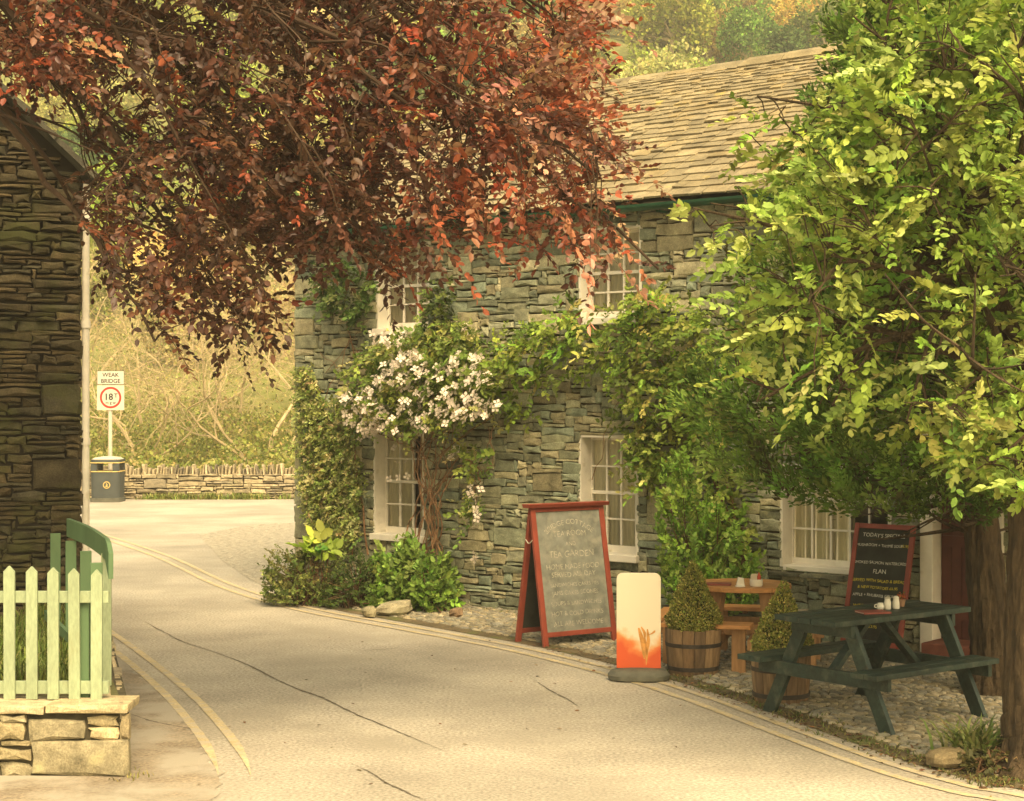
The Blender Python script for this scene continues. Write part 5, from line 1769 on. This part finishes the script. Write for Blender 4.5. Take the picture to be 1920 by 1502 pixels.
# ================================================================== SHRUBS AT THE WALL FOOT
def shrub(name, label, cat, c, rad, n, nl, L, size, pal, z0=.05, hang=.2, leafm='leaf', tm=(LEAF6, LEAF6F), extra=None, group=None, shell=.55):
    t = thing(name, label, cat, (c[0], c[1], 0), 0, group)
    q = nrm(rng.normal(0, 1, (n, 3))) * (rng.uniform(shell ** 3, 1, (n, 1)) ** (1 / 3))
    q[:, 2] = np.abs(q[:, 2])
    lump = 1 + .14 * np.sin(q[:, :1] * 5 + q[:, 1:2] * 4 + c[0] * 3) + .1 * np.sin(q[:, :1] * 11 + 2)
    P = np.array([c[0], c[1], z0]) + q * np.array(rad) * lump
    if extra is not None:
        P = np.vstack([P, extra])
        q = np.vstack([q, nrm(extra - np.array([c[0], c[1], z0]))])
    D = q + rng.normal(0, .5, P.shape) + [0, 0, hang]
    p, d, nn, s_, cc = sprays(P - nrm(D) * L * .6, D, nl, L, size, pal, plane=(0, -.5, .9), pj=.5)
    V, Fs, Cc = leaves(p, d, nn, s_, cc, *tm)
    V[:, 2] = np.maximum(V[:, 2], .012 + 0.01 * np.abs(np.sin(V[:, 0] * 90)))
    mesh_obj('foliage', V, Fs, M[leafm], t, vcol=Cc)
    mb = MB()
    for i in range(0, len(P), max(1, len(P) // 60)):
        s_ = np.array([c[0] + rng.normal(0, .08), c[1] + rng.normal(0, .06), .0])
        mb.tube([s_, (s_ + P[i]) / 2 + [0, 0, .06] + rng.normal(0, .02, 3), P[i]], [.008, .005, .002], 4, cap=False)
    mb.build('stem', M['twig'], t)
    return t


shrub('feathery_shrub', 'loose small leaved shrub at the outer corner of the house by the road edge', 'shrub', (-2.24, 19.25), (.5, .34, .62), 360, 16, .2, .036, [(.13, .17, .04), (.18, .22, .06), (.1, .14, .035), (.26, .29, .09), (.16, .17, .06)], tm=(LEAF4, LEAF4F), extra=np.stack([rng.uniform(-2.68, -2.3, 90), rng.uniform(19.0, 19.5, 90), rng.uniform(.1, .6, 90)], 1))
shrub('feathery_shrub', 'low small leaved shrub between the sycamore seedling and the broad leaved bush', 'shrub', (-1.68, 19.05), (.38, .3, .52), 230, 16, .18, .036, [(.07, .11, .025), (.1, .15, .035), (.06, .09, .022)], tm=(LEAF4, LEAF4F))
shrub('leafy_bush', 'rounded bright green broad leaved bush below the clematis stems', 'shrub', (-1.08, 18.95), (.52, .4, .64), 430, 9, .15, .075, [(.15, .26, .04), (.19, .3, .055), (.12, .2, .035), (.24, .34, .08)], hang=.5)
shrub('leafy_bush', 'smaller clump of broad leaves spilling beside the wedge shaped slab', 'shrub', (-.86, 18.62), (.26, .22, .42), 140, 9, .14, .07, [(.15, .26, .04), (.19, .3, .055), (.12, .2, .035)], hang=.4)
shrub('sycamore_seedling', 'yellow green large leaved seedling above the shrub at the house corner', 'plant', (-2.1, 19.2), (.16, .14, .3), 16, 5, .16, .15, [(.3, .4, .06), (.36, .44, .08), (.2, .3, .05)], z0=.55, hang=.1)
xy = poly_pts([(1240, 870), (1285, 845), (1320, 900), (1385, 985), (1420, 1040), (1425, 1120), (1330, 1160), (1250, 1130), (1232, 1010)], 620)
Yd = rng.uniform(16.2, 16.95, len(xy))
ex = np.stack([(xy[:, 0] - CX) / F * Yd, Yd, EYE - (xy[:, 1] - HY) / F * Yd], 1)
shrub('bright_shrub', 'tall bright green fresh leaved shrub behind the round pine table', 'shrub', (1.85, 16.75), (.3, .2, .6), 60, 11, .2, .055, [(.2, .34, .05), (.25, .4, .065), (.15, .27, .04), (.32, .43, .1)], extra=ex, hang=.6)
xy = poly_pts([(1400, 1180), (1230, 1200), (1250, 1100), (1400, 1090)], 140)

# strap leaved plant at the tree foot
def straps(name, label, c, n, h, spread, pal, width=.03, kind=None, m='leaf'):
    V, Fs, C = [], [], []
    for i in range(n):
        a = rng.uniform(0, 6.28); L = h * rng.uniform(.6, 1.2); sp = spread * rng.uniform(.3, 1.2)
        b = np.array(c) + [rng.normal(0, .05 + spread * .1), rng.normal(0, .05 + spread * .1), 0]
        d = np.array([math.cos(a), math.sin(a), 0]); s_ = np.array([-d[1], d[0], 0])
        col = pick(pal, 1, .2)[0]
        k = len(V)
        for t in (0, .35, .7, 1):
            p = b + d * sp * t ** 1.4 + Zv * (L * (t * 1.5 - .75 * t * t))
            w_ = width * (1 - t ** 2 * .93) / 2
            V += [p - s_ * w_, p + s_ * w_]; C += [col, col]
        Fs += [(k + 2 * q, k + 2 * q + 1, k + 2 * q + 3, k + 2 * q + 2) for q in range(3)]
    if kind:
        return V, Fs, C
    t = thing(name, label, 'plant', c)
    mesh_obj('foliage', V, Fs, M[m], t, vcol=C)
    return t


straps('strap_leaved_plant', 'strap leaved green plant at the foot of the light green tree', np.array([2.88, 11.0, .004]), 170, .3, .3, [(.2, .27, .07), (.26, .31, .1), (.16, .2, .06), (.34, .32, .14)], .024)
shrub('low_groundcover', 'low brownish leafy groundcover at the road edge by the strap leaved plant', 'plant', (2.95, 10.7), (.26, .2, .09), 50, 8, .1, .05, [(.12, .11, .04), (.17, .14, .06), (.08, .08, .03)], hang=.1)

# grass inside the fenced bed, at the foot of the far wall and between stones
def grass(name, pts, h, pal, nb=9, width=.012, spread=.1):
    V, Fs, C = [], [], []
    for p in pts:
        v, f_, c = straps('', '', p, nb, h * rng.uniform(.6, 1.3), spread, pal, width, kind=1)
        k = len(V); V += v; C += c; Fs += [tuple(k + i for i in q) for q in f_]
    o = mesh_obj(name, V, Fs, M['leaf'], None, vcol=C)
    o['kind'] = 'stuff'
    return o


GP = [(.12, .18, .035), (.18, .23, .05), (.1, .14, .03), (.25, .26, .09)]
pts = [np.array([x_, y_, .43]) for x_, y_ in zip(rng.uniform(-4.0, -2.75, 420), rng.uniform(11.1, 14.6, 420)) if x_ < -2.6 - .27 * (y_ - 11)]
grass('grass', pts, .2, GP, 9, .012, .12)
pts = [np.array([x_, 38.7 + rng.normal(0, .06), 0]) for x_ in np.concatenate([rng.uniform(-8, -5.4, 120), rng.uniform(-9.5, -4.7, 40)])]
grass('grass_verge', pts, .16, [(.2, .27, .06), (.26, .3, .08), (.3, .28, .1)], 9, .02, .14)
pts = []
for k in range(260):
    i = rng.integers(70, len(EDGE) - 30)
    pts.append(offset(EDGE, rng.uniform(.22, .5))[i] * [1, 1, 0])
for k in range(120):
    pts.append(hp(rng.uniform(-2.6, 2.4), 0, rng.uniform(.02, .25)))
grass('weed_fringe', pts, .035, [(.13, .16, .05), (.17, .16, .06), (.2, .2, .07)], 5, .01, .05)
pts = [np.array([-2.27 + rng.normal(0, .02), y_, .004]) for y_ in rng.uniform(10.45, 10.7, 10)]
grass('wall_foot_weeds', pts, .035, [(.25, .24, .08), (.3, .25, .1)], 4, .008, .04)
# fallen leaves along the gutter
n = 900
i = rng.integers(60, len(EDGE) - 6, n)
P = EDGE[i] + nrm(np.gradient(EDGE, axis=0)[i])[:, [1, 0, 2]] * [-1, 1, 0] * rng.normal(.3, .1, n)[:, None] + [0, 0, .012]
P2 = np.stack([rng.uniform(-2.0, 2.0, 60), rng.uniform(10.2, 17, 60), np.full(60, .008)], 1)
P = np.vstack([P, P2]); n = len(P)
V, Fs, C = leaves(P, rng.normal(0, 1, (n, 3)) * [1, 1, .1], Zv + rng.normal(0, .2, (n, 3)), rng.uniform(.012, .045, n), pick([(.16, .07, .035), (.22, .12, .06), (.1, .06, .03), (.26, .2, .1)], n))
o = mesh_obj('leaf_litter', V, Fs, M['leaf'], None, vcol=C); o['kind'] = 'stuff'

# ================================================================== BEYOND THE WALL: scrub, bare trees, wooded hillside
n = 30000
X = rng.uniform(-13.5, -2.5, n); Yy = 39.6 + rng.uniform(0, 1, n) ** 1.5 * 9
hz = hill_z(X, Yy)
hgt = .35 + .45 * (.5 + .5 * np.sin(X * 1.3 + Yy * .8)) + .3 * (.5 + .5 * np.sin(X * 3.1 - Yy * 1.7))
P = np.stack([X, Yy, hz + rng.uniform(0, 1, n) ** .7 * hgt], 1)
C = pick([(.27, .29, .07), (.33, .33, .1), (.2, .24, .055), (.38, .33, .13)], n, .2)
V, Fs, Cc = leaves(P, rng.normal(0, 1, (n, 3)) + [0, 0, .6], rng.normal(0, 1, (n, 3)) + [0, -.5, .6], rng.uniform(.06, .14, n), C, LEAF4, LEAF4F)
o = mesh_obj('undergrowth', V, Fs, M['leaf'], None, vcol=Cc); o['kind'] = 'stuff'


def bare(mb, p, d, L, R, depth, droop):
    k = 5
    C = [p]
    for i in range(k):
        d = nrm(d + rng.normal(0, .16, 3) + np.array([0, 0, droop * .12]))
        C.append(C[-1] + d * L / k)
    mb.tube(C, np.linspace(R, R * .5, k + 1), 5 if depth > 2 else 3, cap=False)
    if depth == 0:
        return
    for i in range(rng.integers(3, 5) if depth > 1 else 4):
        j = rng.integers(2, k + 1)
        dd = nrm(d + rng.normal(0, .75, 3) + [0, 0, .1 - .1 * (depth < 3)])
        bare(mb, C[j], dd, L * rng.uniform(.55, .8), R * .5, depth - 1, droop)


def bare_tree(label, c, H, seed_dirs, leafy):
    t = thing('bare_tree', label, 'tree', c, 0, 'bare trees beyond the far wall')
    mb = MB()
    tip0 = len(mb.v)
    for d, L, R in seed_dirs:
        bare(mb, np.array(c, float), nrm(np.array(d, float)), L, R * .8, 5, 0)
    mb.build('trunk', M['barkpale'], t)
    vv = np.array(mb.v)
    i = rng.integers(0, len(vv), leafy)
    P = vv[i] + rng.normal(0, .12, (leafy, 3))
    C = pick([(.36, .33, .12), (.42, .36, .16), (.28, .3, .08)], leafy, .2)
    V, Fs, Cc = leaves(P, rng.normal(0, 1, (leafy, 3)), rng.normal(0, 1, (leafy, 3)) + [0, -.4, .5], rng.uniform(.05, .11, leafy), C, LEAF4, LEAF4F)
    mesh_obj('crown', V, Fs, M['leaf'], t, vcol=Cc)
    return t


def gz(x, y):
    return np.array([x, y, float(hill_z(x, y)) - .1])


b1 = bare_tree('pale bare tree with spreading twigs close behind the far stone wall', gz(-6.1, 43.5), 5, [((-.1, 0, 1), 2.2, .1), ((-.7, -.2, .55), 2.6, .06), ((.5, .1, .8), 2.2, .055), ((-.9, .1, .25), 2.4, .05)], 1000)
b2 = bare_tree('tangled pale scrub tree beyond the road sign', gz(-9.6, 46), 5, [((.1, 0, 1), 1.9, .07), ((.6, .1, .6), 2.2, .05), ((-.6, 0, .6), 2.2, .05)], 900)


def again(src, label, c, rot, s):
    o = copy_tree(src)
    o.location = tuple(float(q) for q in c); o.rotation_euler = (0, 0, rot); o.scale = (s, s, s)
    o['label'] = label
    return o


again(b2, 'pale scrub tree behind the bare spreading tree, nearer the house corner', gz(-4.6, 50), 2.1, 1.25)
again(b1, 'taller pale twiggy tree up the bank behind the road sign', gz(-8.6, 55), 1.3, 1.35)
again(b2, 'pale twiggy tree on the bank between the sign and the cottage corner', gz(-12.6, 52), 4.0, 1.2)
again(b1, 'low pale twiggy tree just behind the road sign', gz(-9.2, 43.2), 2.4, .8)
again(b2, 'low tangled twiggy tree in the middle of the bank behind the stone wall', gz(-7.6, 47.5), 5.2, 1.15)
again(b1, 'pale twiggy tree higher on the bank above the bare spreading tree', gz(-6.5, 61), 3.4, 1.5)


def hill_crown(seed, n=3800, H=5.0, R=2.9):
    q = np.random.default_rng(seed)
    k = 16
    cc = nrm(q.normal(0, 1, (k, 3))) * [R * .62, R * .62, H * .27] + [0, 0, H * .58]
    cr = q.uniform(.28, .48, k) * R
    j = q.integers(0, k, n)
    nn = nrm(q.normal(0, 1, (n, 3)) + [0, 0, .25])
    P = cc[j] + nn * cr[j][:, None] * q.uniform(.75, 1.08, (n, 1))
    base = np.array([1.0, 1.0, 1.0]) * np.exp(q.normal(0, .22, (k, 1)))
    C = base[j] * np.exp(q.normal(0, .18, (n, 1))) * np.exp(q.normal(0, .06, (n, 3)))
    return leaves(P, nn + q.normal(0, .7, (n, 3)), nn + q.normal(0, .5, (n, 3)), q.uniform(.16, .34, n), C, LEAF4, LEAF4F), (cc, cr)


KINDS = [('rounded yellow green tree on the wooded hillside', (.27, .3, .055)), ('fresh green tree on the wooded hillside', (.14, .215, .04)), ('olive brown budding tree on the wooded hillside', (.27, .21, .06)),
         ('pale buff green tree on the wooded hillside', (.38, .34, .13)), ('dark green tree on the wooded hillside', (.1, .15, .04))]
protos = []
for k in range(5):
    t = thing('hillside_tree', KINDS[k][0], 'tree', (0, 0, 0), 0, 'trees on the wooded hillside')
    (V, Fs, Cc), (cc, cr) = hill_crown(100 + k, H=(5.0, 5.6, 5.2, 4.6, 6.2)[k], R=(2.9, 2.7, 3.2, 3.0, 2.5)[k])
    mesh_obj('crown', V, Fs, M['hill'], t, vcol=Cc)
    mb = MB()
    mb.tube([(0, 0, -.4), (.1, 0, 1.2), (0, .1, 2.6), (0, 0, 3.6)], [.2, .16, .12, .05], 7)
    for i in range(0, 16, 2):
        mb.tube([(0, .05, 1.6 + .05 * i), (cc[i] + [0, 0, 2]) / 2, cc[i]], [.09, .05, .02], 5, cap=False)
    mb.build('trunk', M['barkpale'], t)
    protos.append(t)
used = set()
spots = []
for Y in np.arange(56, 172, 5.2):
    for X in np.arange(-60, 60, 5.4):
        x_ = X + rng.uniform(-1.9, 1.9); y_ = Y + rng.uniform(-1.9, 1.9)
        px = CX + x_ / y_ * F; py = HY - (float(hill_z(x_, y_)) + 3 - EYE) / y_ * F
        sz = 4 / y_ * F
        if 780 < px < 1760 and -160 < py < 330 or 60 < px < 780 and -150 < py < 830:
            spots.append((x_, y_, px, py))
spots.sort(key=lambda q: q[1])
for (x_, y_, px, py) in spots:
    left = px < 800
    k = int(rng.choice(5, p=[.3, .12, .08, .42, .08] if left else [.3, .27, .22, .13, .08]))
    o = protos[k] if k not in used else copy_tree(protos[k])
    used.add(k)
    s = rng.uniform(.62, 1.15)
    if y_ < 75: s *= .7
    o.location = (x_, y_, float(hill_z(x_, y_)) - .1)
    o.rotation_euler = (0, 0, rng.uniform(0, 6.28)); o.scale = (s, s, s * rng.uniform(.85, 1.15))
    c = 1.15 * np.array(KINDS[k][1]) * np.exp(rng.normal(0, .14)) * np.exp(rng.normal(0, .06, 3))
    for ch in o.children:
        if ch.name.startswith('crown'):
            ch.color = (*c, 1)
print('hill trees', len(spots))
# ================================================================== CAMERA, SUN, SKY
cd = bpy.data.cameras.new('camera')
cam = bpy.data.objects.new('camera', cd)
COL.objects.link(cam)
cam.location = (0, 0, EYE)
cam.rotation_euler = (math.radians(90), 0, 0)
cd.sensor_width = 36.0
cd.lens = F / 1920 * 36
cd.shift_y = -(751 - HY) / 1920
cd.clip_start = .1
cd.clip_end = 2000
scene.camera = cam

S = np.array([.22, -.7, .95]); S /= np.linalg.norm(S)
sl = bpy.data.lights.new('sun', 'SUN')
sl.energy = 1.5
sl.angle = math.radians(40)
sl.color = (1.0, .86, .6)
so = bpy.data.objects.new('sun', sl)
COL.objects.link(so)
so.rotation_euler = Vector(tuple(float(q) for q in S)).to_track_quat('Z', 'Y').to_euler()

# thin air that pales the far bank and hillside
hm = bpy.data.materials.new('haze_air')
hm.use_nodes = True
hn = hm.node_tree.nodes
hn.clear()
ho = hn.new('ShaderNodeOutputMaterial')
hv = hn.new('ShaderNodeVolumePrincipled')
hv.inputs['Color'].default_value = (1.0, .97, .88, 1)
hv.inputs['Density'].default_value = .0011
hv.inputs['Anisotropy'].default_value = .0
hm.node_tree.links.new(hv.outputs[0], ho.inputs['Volume'])
mb = MB()
mb.box((0, 110, 42), (340, 330, 88))
hz_ = mb.build('haze', hm)
hz_['kind'] = 'stuff'

w = bpy.data.worlds.new('World')
scene.world = w
w.use_nodes = True
N, L = w.node_tree.nodes, w.node_tree.links
bg = N['Background']
sky = N.new('ShaderNodeTexSky')
sky.sky_type = 'NISHITA'
sky.sun_disc = False
sky.sun_elevation = math.asin(S[2])
sky.sun_rotation = math.atan2(S[0], S[1])
sky.air_density = 1.0
sky.dust_density = 4.0
mx = N.new('ShaderNodeMix'); mx.data_type = 'RGBA'; mx.blend_type = 'MULTIPLY'
mx.inputs[0].default_value = 1.0
mx.inputs[7].default_value = (1.0, .795, .44, 1)
L.new(sky.outputs[0], mx.inputs[6])
L.new(mx.outputs[2], bg.inputs['Color'])
bg.inputs['Strength'].default_value = .15

scene.view_settings.view_transform = 'Standard'
scene.view_settings.look = 'None'
scene.view_settings.exposure = 1.72
scene.view_settings.gamma = 1.0
scene.cycles.volume_bounces = 0
scene.cycles.max_bounces = 6
scene.cycles.diffuse_bounces = 3
scene.cycles.transparent_max_bounces = 8
scene.cycles.use_denoising = True
